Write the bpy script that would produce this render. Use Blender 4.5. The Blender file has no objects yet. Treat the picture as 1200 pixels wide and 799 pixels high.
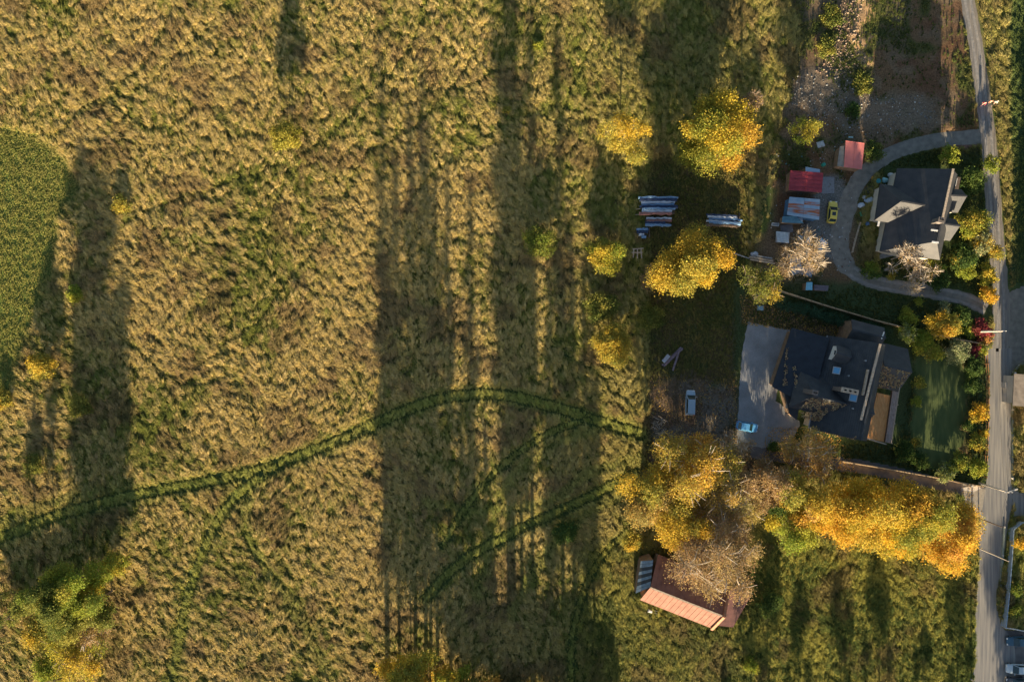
import bpy, math, random
import numpy as np
from mathutils import Vector
random.seed(7); rng = np.random.default_rng(7)
S = bpy.context.scene
H = 135.0                      # drone height in metres; 6 photo pixels per metre on the ground
SUN_EL = math.radians(10.5)
# ------------------------------------------------------------------ camera
cam_d = bpy.data.cameras.new('camera'); cam = bpy.data.objects.new('camera', cam_d)
S.collection.objects.link(cam); S.camera = cam
cam.location = (0, 0, H); cam.rotation_euler = (0, 0, 0)
cam_d.sensor_width = 36; cam_d.lens = 18*H/100; cam_d.clip_end = 8000; cam_d.clip_start = 1
# ------------------------------------------------------------------ sky and sun
W = bpy.data.worlds.new('World'); S.world = W; W.use_nodes = True
wn = W.node_tree.nodes; wl = W.node_tree.links
bgn = wn['Background']; sky = wn.new('ShaderNodeTexSky'); sky.sky_type = 'NISHITA'; sky.sun_disc = False
sky.sun_elevation = SUN_EL; sky.sun_rotation = math.radians(180); sky.altitude = 600
sky.air_density = 1.0; sky.dust_density = 1.6; sky.ozone_density = 0.7
wl.new(sky.outputs[0], bgn.inputs[0]); bgn.inputs[1].default_value = 0.058
sd = bpy.data.lights.new('sun', 'SUN'); sun = bpy.data.objects.new('sun', sd); S.collection.objects.link(sun)
sd.energy = 5.0; sd.angle = math.radians(0.55); sd.color = (1.0, 0.79, 0.51)
sun.rotation_euler = (math.pi/2 - SUN_EL, 0, math.radians(0.5)); sun.location = (0, -200, 60)
S.view_settings.view_transform = 'Standard'; S.view_settings.look = 'None'
S.view_settings.exposure = 1.88; S.view_settings.gamma = 1.0
S.cycles.max_bounces = 5; S.cycles.diffuse_bounces = 3; S.cycles.transparent_max_bounces = 4
S.cycles.use_denoising = True
COL = S.collection
# ------------------------------------------------------------------ helpers
def P(px, py, h=0.0):
    k = (H-h)/H/6.0
    return ((px-600)*k, (399.5-py)*k, h)
def P2(px, py, h=0.0): return P(px, py, h)[:2]
OFF = {}
def root_off(o):
    while o.parent: o = o.parent
    return OFF.get(o.name, (0, 0, 0))
def thing(name, label, cat, loc=(0, 0, 0), group=None):
    o = bpy.data.objects.new(name, None); COL.objects.link(o); o.location = loc
    o.empty_display_size = 0.3
    OFF[o.name] = tuple(loc); o['label'] = label; o['category'] = cat
    if group: o['group'] = group
    return o
def tag(o, label, cat, group=None):
    o['label'] = label; o['category'] = cat
    if group: o['group'] = group
    return o
def copy_thing(o, loc, rz=None, label=None, group=None):
    r = o.copy(); COL.objects.link(r); r.location = loc; OFF[r.name] = tuple(loc)
    if rz is not None: r.rotation_euler = (0, 0, rz)
    if label: r['label'] = label
    if group: r['group'] = group
    for ch in list(o.children):
        c = ch.copy(); COL.objects.link(c); c.parent = r
        for g in list(ch.children):
            d = g.copy(); COL.objects.link(d); d.parent = c
    return r
class MB:
    def __init__(s): s.v = []; s.f = []
    def add(s, vs, fs):
        b = len(s.v); s.v += [tuple(map(float, v)) for v in vs]; s.f += [tuple(b+i for i in f) for f in fs]; return s
    def box(s, cx, cy, z0, sx, sy, sz, rot=0, tx=1, ty=1):
        c, n = math.cos(rot), math.sin(rot); vs = []
        for z, ax, ay in ((z0, 1, 1), (z0+sz, tx, ty)):
            for a, b in ((-1, -1), (1, -1), (1, 1), (-1, 1)):
                x, y = a*sx/2*ax, b*sy/2*ay
                vs.append((cx+x*c-y*n, cy+x*n+y*c, z))
        return s.add(vs, [(3, 2, 1, 0), (4, 5, 6, 7), (0, 1, 5, 4), (1, 2, 6, 5), (2, 3, 7, 6), (3, 0, 4, 7)])
    def slab(s, pts, t):
        n = len(pts); vs = list(pts)+[(p[0], p[1], p[2]-t) for p in pts]
        area = sum(pts[i][0]*pts[(i+1) % n][1]-pts[(i+1) % n][0]*pts[i][1] for i in range(n))
        top = tuple(range(n)); bot = tuple(range(2*n-1, n-1, -1))
        sides = [(i, i+n, (i+1) % n+n, (i+1) % n) for i in range(n)]
        if area < 0: top = top[::-1]; bot = bot[::-1]; sides = [q[::-1] for q in sides]
        return s.add(vs, [top, bot]+sides)
    def beam(s, a, b, w, h=None):
        h = h or w; a, b = Vector(a), Vector(b); d = (b-a).normalized()
        up = Vector((0, 0, 1)) if abs(d.z) < .95 else Vector((1, 0, 0))
        r = d.cross(up).normalized(); u = r.cross(d)
        vs = [p+r*x*w/2+u*y*h/2 for p in (a, b) for x, y in ((-1, -1), (1, -1), (1, 1), (-1, 1))]
        return s.add(vs, [(0, 1, 2, 3), (7, 6, 5, 4), (0, 4, 5, 1), (1, 5, 6, 2), (2, 6, 7, 3), (3, 7, 4, 0)])
    def tube(s, pts, rad, n=6, cap=True):
        pts = [Vector(p) for p in pts]; b = len(s.v); m = len(pts)
        for i, p in enumerate(pts):
            d = (pts[min(i+1, m-1)]-pts[max(i-1, 0)])
            d = d.normalized() if d.length > 1e-6 else Vector((0, 0, 1))
            up = Vector((0, 0, 1)) if abs(d.z) < .9 else Vector((1, 0, 0))
            r = d.cross(up).normalized(); u = r.cross(d); q = rad[i] if hasattr(rad, '__len__') else rad
            for k in range(n):
                a = 2*math.pi*k/n; s.v.append(tuple(p+r*math.cos(a)*q+u*math.sin(a)*q))
        for i in range(m-1):
            for k in range(n):
                k2 = (k+1) % n; s.f.append((b+i*n+k, b+i*n+k2, b+(i+1)*n+k2, b+(i+1)*n+k))
        if cap: s.f.append(tuple(b+k for k in range(n))); s.f.append(tuple(b+(m-1)*n+k for k in range(n-1, -1, -1)))
        return s
    def lathe(s, cx, cy, prof, n=12):
        b = len(s.v)
        for r, z in prof:
            for k in range(n):
                a = 2*math.pi*k/n; s.v.append((cx+r*math.cos(a), cy+r*math.sin(a), z))
        for i in range(len(prof)-1):
            for k in range(n):
                k2 = (k+1) % n; s.f.append((b+i*n+k, b+i*n+k2, b+(i+1)*n+k2, b+(i+1)*n+k))
        s.f.append(tuple(b+k for k in range(n-1, -1, -1))); s.f.append(tuple(b+(len(prof)-1)*n+k for k in range(n)))
        return s
    def build(s, name, mat, parent=None, smooth=False, kind=None, bevel=0):
        off = root_off(parent) if parent else (0, 0, 0)
        me = bpy.data.meshes.new(name)
        me.from_pydata([(v[0]-off[0], v[1]-off[1], v[2]-off[2]) for v in s.v], [], s.f); me.update()
        if mat: me.materials.append(mat)
        if smooth: me.shade_smooth()
        o = bpy.data.objects.new(name, me); COL.objects.link(o)
        if parent: o.parent = parent
        if kind: o['kind'] = kind
        if bevel:
            m = o.modifiers.new('bevel', 'BEVEL'); m.width = bevel; m.segments = 2
        return o
def np_mesh(name, V, F, mat, parent=None, col=None, kind=None, smooth=False):
    """V (n,3), F (m,k) equal sided faces; col (m,3) one colour per face"""
    off = np.array(root_off(parent) if parent else (0, 0, 0))
    me = bpy.data.meshes.new(name); n, (m, k) = len(V), F.shape
    me.vertices.add(n); me.vertices.foreach_set('co', (V-off).astype(np.float32).ravel())
    me.loops.add(m*k); me.loops.foreach_set('vertex_index', F.astype(np.int32).ravel())
    me.polygons.add(m); me.polygons.foreach_set('loop_start', np.arange(0, m*k, k, dtype=np.int32))
    me.polygons.foreach_set('loop_total', np.full(m, k, dtype=np.int32))
    if smooth: me.polygons.foreach_set('use_smooth', np.ones(m, dtype=bool))
    me.update(calc_edges=True)
    if col is not None:
        a = me.attributes.new('col', 'FLOAT_COLOR', 'FACE' if len(col) == m else 'POINT')
        a.data.foreach_set('color', np.concatenate([col, np.ones((len(col), 1))], 1).astype(np.float32).ravel())
    me.materials.append(mat)
    o = bpy.data.objects.new(name, me); COL.objects.link(o)
    if parent: o.parent = parent
    if kind: o['kind'] = kind
    return o
# ------------------------------------------------------------------ numpy noise
LAT = np.random.default_rng(3).random((8, 256, 256))
def vn(x, y, sc, seed=0):
    u = x/sc+seed*17.3; v = y/sc+seed*9.7; i = np.floor(u).astype(int); j = np.floor(v).astype(int)
    fu = u-i; fv = v-j; fu = fu*fu*(3-2*fu); fv = fv*fv*(3-2*fv); L = LAT[seed % 8]
    a = L[i % 256, j % 256]; b = L[(i+1) % 256, j % 256]; c = L[i % 256, (j+1) % 256]; d = L[(i+1) % 256, (j+1) % 256]
    return (a*(1-fu)+b*fu)*(1-fv)+(c*(1-fu)+d*fu)*fv
def fbm(x, y, sc, seed=0): return .5*vn(x, y, sc, seed)+.3*vn(x, y, sc/2.1, seed+1)+.2*vn(x, y, sc/4.3, seed+2)
def worley(x, y, sc, seed=0):
    u = x/sc; v = y/sc; i = np.floor(u).astype(int); j = np.floor(v).astype(int); best = np.full(np.shape(x), 9.); b2 = best.copy()
    for di in (-1, 0, 1):
        for dj in (-1, 0, 1):
            a = (i+di) % 256; b = (j+dj) % 256
            px = i+di+LAT[seed, a, b]; py = j+dj+LAT[seed+1, a, b]
            d = np.hypot(u-px, v-py); b2 = np.minimum(b2, np.maximum(best, d)); best = np.minimum(best, d)
    return best, b2-best
def cellid(x, y, sc, seed=0):
    u = x/sc; v = y/sc; i = np.floor(u).astype(int); j = np.floor(v).astype(int); best = np.full(np.shape(x), 9.); rid = np.zeros(np.shape(x))
    for di in (-1, 0, 1):
        for dj in (-1, 0, 1):
            a = (i+di) % 256; b = (j+dj) % 256; d = np.hypot(u-(i+di+LAT[seed, a, b]), v-(j+dj+LAT[seed+1, a, b]))
            k = d < best; best = np.where(k, d, best); rid = np.where(k, LAT[(seed+3) % 8, a, b], rid)
    return rid
def sst(a, b, x):
    t = np.clip((x-a)/(b-a), 0, 1); return t*t*(3-2*t)
def dline(X, Y, pts):
    d = np.full(X.shape, 1e9)
    for (x0, y0), (x1, y1) in zip(pts[:-1], pts[1:]):
        dx, dy = x1-x0, y1-y0; t = np.clip(((X-x0)*dx+(Y-y0)*dy)/(dx*dx+dy*dy+1e-9), 0, 1)
        d = np.minimum(d, np.hypot(X-x0-t*dx, Y-y0-t*dy))
    return d
def inpoly(X, Y, pts):
    c = np.zeros(X.shape, bool); n = len(pts)
    for k in range(n):
        (x0, y0), (x1, y1) = pts[k], pts[(k+1) % n]
        if y0 == y1: continue
        c ^= ((y0 > Y) != (y1 > Y)) & (X < (x1-x0)*(Y-y0)/(y1-y0)+x0)
    return c
def pmask(X, Y, pts, soft=4, wob=4):
    """soft-edged mask of a region, edges wobbled by noise, in photo pixels"""
    Xw = X+(fbm(X, Y, 14, 1)-.5)*2*wob; Yw = Y+(fbm(X, Y, 14, 4)-.5)*2*wob
    d = dline(Xw, Yw, list(pts)+[pts[0]]); return sst(-soft, soft, np.where(inpoly(Xw, Yw, pts), d, -d))
def catmull(pts, n=8):
    out = []; q = [pts[0]]+list(pts)+[pts[-1]]
    for i in range(1, len(q)-2):
        p0, p1, p2, p3 = [np.array(q[i+k], float) for k in (-1, 0, 1, 2)]
        for t in np.linspace(0, 1, n, endpoint=False):
            out.append(tuple(.5*((2*p1)+(-p0+p2)*t+(2*p0-5*p1+4*p2-p3)*t*t+(-p0+3*p1-3*p2+p3)*t**3)))
    out.append(tuple(pts[-1])); return out
# ------------------------------------------------------------------ materials
def nmat(name):
    m = bpy.data.materials.new(name); m.use_nodes = True; n = m.node_tree.nodes; l = m.node_tree.links
    return m, n, l, n['Principled BSDF']
def mat(name, c, rough=.8, var=.25, sc=2.0, bump=.0, bsc=12.0, metal=0, c2=None, spec=.3, stretch=None, thr=None):
    """colour varied by object-space noise between c*(1-var) and c*(1+var), or c and c2"""
    m, n, l, b = nmat(name); tc = n.new('ShaderNodeTexCoord'); nz = n.new('ShaderNodeTexNoise')
    nz.inputs['Scale'].default_value = sc; nz.inputs['Detail'].default_value = 6
    src = tc.outputs['Object']
    if stretch:
        mp = n.new('ShaderNodeMapping'); mp.inputs['Scale'].default_value = stretch[:3]
        if len(stretch) > 3: mp.inputs['Rotation'].default_value = (0, 0, stretch[3])
        l.new(src, mp.inputs[0]); src = mp.outputs[0]
    l.new(src, nz.inputs['Vector'])
    r = n.new('ShaderNodeValToRGB'); lo, hi = thr or (.3, .7)
    a = c if c2 else tuple(v*(1-var) for v in c); z = c2 or tuple(min(1, v*(1+var)) for v in c)
    r.color_ramp.elements[0].position = lo; r.color_ramp.elements[1].position = hi
    r.color_ramp.elements[0].color = (*a, 1); r.color_ramp.elements[1].color = (*z, 1)
    l.new(nz.outputs[0], r.inputs[0]); l.new(r.outputs[0], b.inputs['Base Color'])
    b.inputs['Roughness'].default_value = rough; b.inputs['Metallic'].default_value = metal
    b.inputs['Specular IOR Level'].default_value = spec
    if bump:
        nb = n.new('ShaderNodeTexNoise'); nb.inputs['Scale'].default_value = bsc; nb.inputs['Detail'].default_value = 4
        l.new(src, nb.inputs['Vector']); bp = n.new('ShaderNodeBump'); bp.inputs['Strength'].default_value = bump
        bp.inputs['Distance'].default_value = .1
        l.new(nb.outputs[0], bp.inputs['Height']); l.new(bp.outputs[0], b.inputs['Normal'])
    return m
def attr_mat(name, atype, trans=.35, rough=.75, gain=1.0, fine=0):
    m, n, l, b = nmat(name); a = n.new('ShaderNodeAttribute'); a.attribute_type = atype; a.attribute_name = 'col'
    src = a.outputs['Color']
    if fine:
        tc = n.new('ShaderNodeTexCoord'); nz = n.new('ShaderNodeTexNoise'); nz.inputs['Scale'].default_value = fine
        nz.inputs['Detail'].default_value = 8; l.new(tc.outputs['Object'], nz.inputs['Vector'])
        mr = n.new('ShaderNodeMapRange'); mr.inputs[1].default_value = .3; mr.inputs[2].default_value = .7
        mr.inputs[3].default_value = .55; mr.inputs[4].default_value = 1.45; l.new(nz.outputs[0], mr.inputs[0])
        vm = n.new('ShaderNodeVectorMath'); vm.operation = 'SCALE'; l.new(src, vm.inputs[0]); l.new(mr.outputs[0], vm.inputs['Scale'])
        src = vm.outputs[0]
        bp = n.new('ShaderNodeBump'); bp.inputs['Strength'].default_value = .5; bp.inputs['Distance'].default_value = .08
        l.new(nz.outputs[0], bp.inputs['Height']); l.new(bp.outputs[0], b.inputs['Normal'])
    l.new(src, b.inputs['Base Color']); b.inputs['Roughness'].default_value = rough
    b.inputs['Specular IOR Level'].default_value = .15
    if trans:
        t = n.new('ShaderNodeBsdfTranslucent'); l.new(src, t.inputs[0]); mx = n.new('ShaderNodeMixShader')
        mx.inputs[0].default_value = trans; l.new(b.outputs[0], mx.inputs[1]); l.new(t.outputs[0], mx.inputs[2])
        l.new(mx.outputs[0], n['Material Output'].inputs[0])
    return m
LEAF = attr_mat('foliage', 'GEOMETRY', .4)
GRASSM = attr_mat('grass_blades', 'INSTANCER', .35)
TERR = attr_mat('soil_and_thatch', 'GEOMETRY', 0, .95, fine=3.5)
BARK = mat('bark', (.17, .13, .10), .9, .4, 3, .4, 10)
BARKL = mat('pale_bark', (.42, .36, .29), .85, .3, 3, .3, 10)
GLASS = mat('window_glass', (.10, .28, .42), .12, .1, 1, spec=.8)
DGLASS = mat('dark_glass', (.02, .035, .05), .1, .1, 1, spec=.7)
ROOFD = mat('slate_roof', (.032, .038, .046), .55, .35, .9, .25, 9, c2=(.055, .062, .070))
ROOFB = mat('house_roof_tiles', (.036, .040, .048), .6, .3, .7, .3, 7, c2=(.066, .066, .070))
WALLW = mat('render_wall', (.55, .50, .42), .9, .12, .8, .1)
WALLD = mat('timber_wall', (.22, .15, .10), .85, .25, 1.5, .2)
BRICKR = mat('chimney_brick', (.16, .14, .13), .9, .35, 6, .4, 14)
WHITE = mat('white_paint', (.72, .72, .70), .5, .08, 2)
DARK = mat('dark_rubber', (.02, .02, .022), .8, .2, 4)
PALEW = mat('weathered_wood', (.42, .34, .26), .85, .3, 3, .3, 8)
DARKW = mat('old_dark_wood', (.12, .09, .07), .9, .3, 3, .3, 8)
CONC = mat('concrete', (.48, .45, .41), .9, .18, 2.5, .2, 10)
STEEL = mat('dull_steel', (.35, .38, .42), .45, .2, 3, metal=.5)
# ------------------------------------------------------------------ ground zones (photo pixels)
ROAD_L = catmull([(1152, 408), (1159, 440), (1158, 500), (1156, 560), (1152, 590), (1148, 620), (1146, 660), (1142, 720), (1140, 800), (1138, 880), (1136, 980)], 6)
ROAD_R = catmull([(1186, 408), (1186, 440), (1186, 500), (1186, 560), (1186, 590), (1181, 620), (1176, 660), (1168, 700), (1175, 733), (1188, 755), (1190, 800), (1186, 880), (1186, 980)], 6)
TRACK_C = catmull([(1118, -160), (1127, -60), (1134, 0), (1143, 50), (1150, 100), (1158, 160), (1163, 220), (1168, 290), (1173, 350), (1172, 412)], 8)
MAINTR = catmull([(-60, 650), (0, 632), (60, 608), (150, 583), (230, 568), (300, 553), (360, 532), (430, 503), (480, 480), (530, 466), (590, 464), (650, 478), (700, 494), (752, 510)], 6)
TR2 = catmull([(330, 545), (285, 575), (255, 615), (232, 670), (218, 720), (205, 800), (200, 860)], 6)
TR3 = catmull([(745, 556), (700, 578), (655, 600), (600, 625), (540, 660), (500, 700)], 6)
TR4 = catmull([(690, 492), (640, 510), (590, 545), (550, 590), (520, 640)], 6)
TR5 = catmull([(745, 615), (712, 645), (690, 680), (672, 740), (668, 800)], 6)
TRX = [catmull(t, 6) for t in ([(0, 612), (60, 590), (150, 566)], [(262, 600), (238, 655), (222, 715), (210, 800), (206, 860)], [(752, 540), (690, 556), (640, 590), (560, 600), (500, 590)], [(720, 500), (650, 520), (600, 560), (575, 620), (560, 700)], [(300, 553), (290, 620), (330, 690), (390, 790)], [(745, 580), (690, 600), (640, 650), (600, 720)])]
TRAILS = [catmull(t, 6) for t in (
 [(0, 148), (60, 160), (110, 125), (165, 110), (240, 40), (270, 0)], [(60, 165), (125, 125), (180, 155), (235, 130)],
 [(205, 15), (180, 60), (150, 100), (125, 130)], [(150, 250), (215, 235), (290, 210), (360, 180), (420, 130), (480, 60), (500, 0)],
 [(340, 200), (300, 300), (270, 400), (290, 470)], [(420, 200), (370, 290), (310, 370), (240, 430)], [(150, 400), (215, 450), (285, 445), (300, 500)],
 [(170, 640), (215, 665), (250, 690), (300, 700), (420, 740)], [(280, 598), (300, 650), (350, 700), (380, 770)], [(450, 90), (530, 110), (600, 60), (640, 0)],
 [(480, 230), (560, 170), (640, 130), (690, 140)], [(150, 695), (190, 690), (230, 690)], [(640, 400), (700, 440), (750, 490)], [(560, 60), (500, 140), (440, 180)], [(640, 190), (660, 130), (690, 60)])]
LFIELD = [(-200, 150), (0, 152), (45, 163), (78, 188), (96, 225), (72, 262), (60, 330), (40, 380), (22, 430), (14, 470), (-200, 480)]
YARD = [(905, -120), (1128, -120), (1134, 60), (1146, 130), (1150, 175), (1105, 172), (1060, 178), (1022, 200), (1005, 250), (1005, 310), (990, 345), (940, 348), (905, 330), (880, 300), (905, 260), (912, 190), (920, 120), (940, 60)]
DRIVE_A = catmull([(1152, 160), (1105, 164), (1060, 174), (1028, 190), (1006, 214), (992, 245), (984, 280), (990, 308), (1010, 325), (1045, 335), (1090, 342), (1130, 350), (1156, 362)], 8)
COURT = [(876, 377), (926, 387), (921, 420), (912, 455), (909, 470), (925, 480), (938, 496), (930, 512), (916, 528), (890, 524), (863, 522), (866, 460), (870, 410)]
DRIVE_B = catmull([(880, 528), (915, 534), (960, 541), (1020, 549), (1080, 562), (1120, 572), (1156, 580)], 8)
LAWN = [(1072, 418), (1100, 408), (1128, 420), (1136, 450), (1132, 500), (1134, 540), (1110, 552), (1074, 548), (1066, 520), (1070, 470)]
BUILDS = [[(905, 384), (1066, 384), (1072, 440), (1050, 520), (960, 518), (905, 480)], [(1036, 196), (1130, 196), (1128, 300), (1036, 296)],
 [(748, 652), (768, 648), (885, 698), (850, 742), (742, 700)]]
YARDFLAT = [(900, 180), (1010, 190), (1005, 340), (880, 320)]
EDGE_R = catmull([(1196, 440), (1186, 434), (1186, 560)], 4)
def zones(x, y):
    X = 600+6*x; Y = 399.5-6*y; z = {'X': X, 'Y': Y}
    z['left'] = pmask(X, Y, LFIELD, 7, 7)
    def rut(line, off, w):
        d = dline(X, Y, line); return np.exp(-((d-off)/w)**2), np.exp(-(d/(off*1.75))**4)
    r1, b1 = rut(MAINTR, 6.2, 1.9); r2, b2 = rut(TR2, 5.5, 1.8); r3, b3 = rut(TR3, 5.5, 2.2); r4, b4 = rut(TR4, 4, 1.8); r5, b5 = rut(TR5, 4, 1.8)
    clipm = 1-sst(752, 765, X)
    z['rut'] = np.maximum.reduce([r1, .9*r2, .9*r3, .8*r4, .8*r5])*clipm
    z['belt'] = np.maximum.reduce([b1, b2, b3, .9*b4, .9*b5, *[.6*rut(l_, 4, 2.5)[1] for l_ in TRX]])*clipm
    t = np.zeros_like(x)
    for tr in TRAILS: t = np.maximum(t, np.exp(-(dline(X+(vn(x, y, 4, 3)-.5)*8, Y+(vn(x, y, 4, 6)-.5)*8, tr)/2.4)**2))
    z['trail'] = t*clipm
    z['yard'] = pmask(X, Y, YARD, 8, 10)
    z['road'] = np.maximum.reduce([sst(12, 9, dline(X, Y, TRACK_C)), sst(12, 8, dline(X, Y, DRIVE_A)), sst(10, 7, dline(X, Y, DRIVE_B)),
        pmask(X, Y, ROAD_L+ROAD_R[::-1], 1, .1), pmask(X, Y, COURT, 1, .1), pmask(X, Y, [(1126, 566), (1160, 574), (1160, 650), (1146, 650), (1138, 625), (1128, 600)], 1, .1), pmask(X, Y, [(1186, 566), (1196, 576), (1330, 582), (1330, 606), (1186, 606)], 1, .1),
        pmask(X, Y, [(1176, 340), (1200, 330), (1330, 330), (1330, 425), (1200, 427), (1184, 440)], 3, 2), pmask(X, Y, [(1176, 736), (1330, 745), (1330, 850), (1186, 850)], 1, .1)])
    z['build'] = np.maximum.reduce([pmask(X, Y, b, 1, .1) for b in BUILDS])
    z['lawn'] = pmask(X, Y, LAWN, 4, 3)
    z['yflat'] = pmask(X, Y, YARDFLAT, 6, 4)
    z['home'] = pmask(X, Y, [(860, 330), (1160, 330), (1160, 580), (860, 540)], 6, 4)*(1-z['lawn'])
    z['garden'] = pmask(X, Y, [(1030, 175), (1160, 175), (1165, 360), (1030, 350)], 6, 4)
    z['fieldr'] = sst(1176, 1186, X)*(1-sst(330, 345, Y))
    z['weeds'] = np.maximum(sst(835, 870, X+(fbm(x, y, 6, 2)-.5)*40)*sst(600, 640, Y), sst(660, 700, X)*sst(620, 660, Y)*.8)*(1-sst(1140, 1146, X))
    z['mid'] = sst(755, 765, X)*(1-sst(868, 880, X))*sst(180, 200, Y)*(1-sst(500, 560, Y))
    z['leafy'] = pmask(X, Y, [(762, 445), (800, 440), (862, 450), (860, 500), (885, 530), (910, 545), (900, 580), (760, 560)], 10, 10)
    z['sand'] = pmask(X, Y, [(1005, -20), (1026, 0), (1022, 22), (1008, 30), (1004, 44), (1026, 42), (1014, 60), (1022, 76), (1008, 86), (1000, 60), (994, 40), (1000, 15)], 4, 4)
    z['rubble'] = pmask(X, Y, [(938, 82), (985, 86), (1015, 112), (1060, 108), (1096, 118), (1100, 148), (1050, 158), (1000, 150), (975, 140), (925, 125)], 10, 12)
    return z
def rough(z):
    flat = np.maximum.reduce([z['road'], z['build'], z['lawn'], z['home']*.8, z['garden']*.8, z['yflat']])
    return (1-flat), np.clip(1-.85*z['left']-.55*z['belt']-.8*z['yard']-.7*z['mid']-.6*z['weeds'], .12, 1)
def height(x, y, z=None):
    z = z or zones(x, y); k, m = rough(z)
    xx = x+.5*(vn(x, y, 3, 2)-.5)*3; yy = y+(vn(x, y, 3, 5)-.5)*2
    f, e = worley(xx, yy*.72, 1.05, 2); f2, e2 = worley(xx+33, yy*.8+5, 3.1, 4)
    h = .30*np.clip(1-f*1.05, 0, 1)+.24*np.clip(1-f2, 0, 1)+.30*(fbm(x, y, 9, 3)-.5)
    h = h*m - .05*z['rut']*k-.12*z['trail']
    h += .5*z['sand']*vn(x, y, 1.8, 4)+.25*z['rubble']*vn(x, y, 1.2, 5)+.35*z['yard']*(1-z['yflat'])*vn(x, y, 4, 1)
    return h*k-.02*(1-k)
def pick(c): return np.array(c, float)
TAN = pick((.50, .39, .13)); TAN2 = pick((.66, .52, .23)); OLV = pick((.27, .28, .06)); GRN = pick((.12, .17, .04)); BRN = pick((.24, .155, .085))
def lerp(a, b, t): return a*(1-t[:, None])+b*t[:, None]
def ground_colour(x, y, z):
    n = fbm(x, y, 12, 2); n2 = fbm(x, y, 3, 5)
    c = np.tile(pick((.13, .12, .05)), (len(x), 1)); c = lerp(c, pick((.07, .10, .03)), sst(.4, .6, n2))
    c = lerp(c, pick((.11, .15, .035)), z['left']); c = lerp(c, pick((.07, .10, .03)), np.clip(z['belt']+z['trail'], 0, 1))
    c = lerp(c, pick((.045, .075, .03)), z['fieldr'])
    yc = lerp(np.tile(pick((.12, .095, .07)), (len(x), 1)), pick((.06, .08, .035)), sst(.50, .58, fbm(x, y, 9, 6)))
    yc = lerp(yc, pick((.13, .12, .105)), sst(.5, .62, fbm(x, y, 5, 3))*.7)
    yc = lerp(yc, pick((.10, .060, .045)), sst(.55, .65, fbm(x, y, 6, 1))*.6)
    yc = lerp(yc, pick((.15, .15, .15)), z['rubble']*.8); yc = lerp(yc, pick((.33, .26, .18)), z['sand'])
    yc = yc*np.array([1.05, .95, .82]); yc = yc*np.array([1.08, .98, .86]); c = lerp(c, yc, z['yard'])
    X, Y = z['X'], z['Y']
    red = pmask(X, Y, [(1105, 160), (1142, 162), (1150, 180), (1130, 186), (1108, 174)], 5, 4); c = lerp(c, pick((.16, .085, .075)), red*.8)
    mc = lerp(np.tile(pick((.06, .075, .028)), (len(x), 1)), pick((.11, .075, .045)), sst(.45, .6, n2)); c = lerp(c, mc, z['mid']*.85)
    c = lerp(c, pick((.045, .07, .028)), z['home']*.9); c = lerp(c, pick((.04, .06, .02)), z['garden']*.9)
    br = pmask(X, Y, [(875, 345), (905, 352), (960, 375), (990, 384), (970, 396), (870, 376)], 5, 5); c = lerp(c, pick((.12, .08, .05)), br*.8)
    lf = lerp(np.tile(pick((.12, .08, .055)), (len(x), 1)), pick((.13, .115, .10)), sst(.45, .7, fbm(x, y, 5, 4))); c = lerp(c, lf, z['leafy']*.9)
    gy = pmask(X, Y, [(945, 208), (985, 205), (1000, 240), (985, 310), (955, 300), (940, 262), (950, 235)], 5, 5); c = lerp(c, pick((.15, .16, .16)), gy*.85)
    c = lerp(c, pick((.05, .085, .02)), z['weeds']*.8)
    return c
# ---- one ground sheet: fine grid in view, stretching out to the horizon
def axis(a, step):
    core = np.arange(-a, a+.001, step); g = a+np.cumsum(step*1.6**np.arange(1, 20)); g = g[g < 3500]
    return np.concatenate([-g[::-1], core, g])
ax = axis(106, .36); ay = axis(74, .36)
GX, GY = np.meshgrid(ax, ay); gx = GX.ravel(); gy = GY.ravel()
inside = (abs(gx) < 150) & (abs(gy) < 110)
gz = np.zeros_like(gx); gc = np.tile(pick((.12, .13, .05)), (len(gx), 1))
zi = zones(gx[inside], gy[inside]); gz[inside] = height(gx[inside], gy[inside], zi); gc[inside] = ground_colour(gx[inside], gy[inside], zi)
nx = len(ax); ny = len(ay); idx = np.arange(nx*ny).reshape(ny, nx)
F = np.stack([idx[:-1, :-1].ravel(), idx[:-1, 1:].ravel(), idx[1:, 1:].ravel(), idx[1:, :-1].ravel()], 1)
np_mesh('ground', np.stack([gx, gy, gz], 1), F, TERR, col=gc, kind='structure', smooth=True)
# ---- flat sheets
def sheet(name, pts, z, m, wob=.0, kind='structure'):
    pts = [P2(*p) for p in pts]; out = []
    n = len(pts)
    for i in range(n):
        a, b = pts[i], pts[(i+1) % n]; k = max(1, int(math.dist(a, b)/.5)) if wob else 1
        for j in range(k):
            t = j/k; out.append((a[0]+(b[0]-a[0])*t+random.uniform(-wob, wob), a[1]+(b[1]-a[1])*t+random.uniform(-wob, wob), z))
    from mathutils.geometry import tessellate_polygon
    tri = tessellate_polygon([[Vector(p) for p in out]]); mb = MB()
    f = []
    for t in tri:
        a, b, c = [out[i] for i in t]
        f.append(t if (b[0]-a[0])*(c[1]-a[1])-(b[1]-a[1])*(c[0]-a[0]) > 0 else t[::-1])
    mb.add(out, f); return mb.build(name, m, kind=kind)
def ribbon(line, wl_, wr_=None, wob=0):
    wr_ = wr_ or wl_; L = []; R = []
    for i, p in enumerate(line):
        a = line[max(i-1, 0)]; b = line[min(i+1, len(line)-1)]; d = np.array(b)-np.array(a); d = d/np.hypot(*d); nn = np.array((-d[1], d[0]))
        w1 = wl_(i/len(line)) if callable(wl_) else wl_
        L.append(tuple(np.array(p)+nn*(w1+random.uniform(-wob, wob)))); R.append(tuple(np.array(p)-nn*(w1+random.uniform(-wob, wob))))
    return L+R[::-1]
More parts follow.
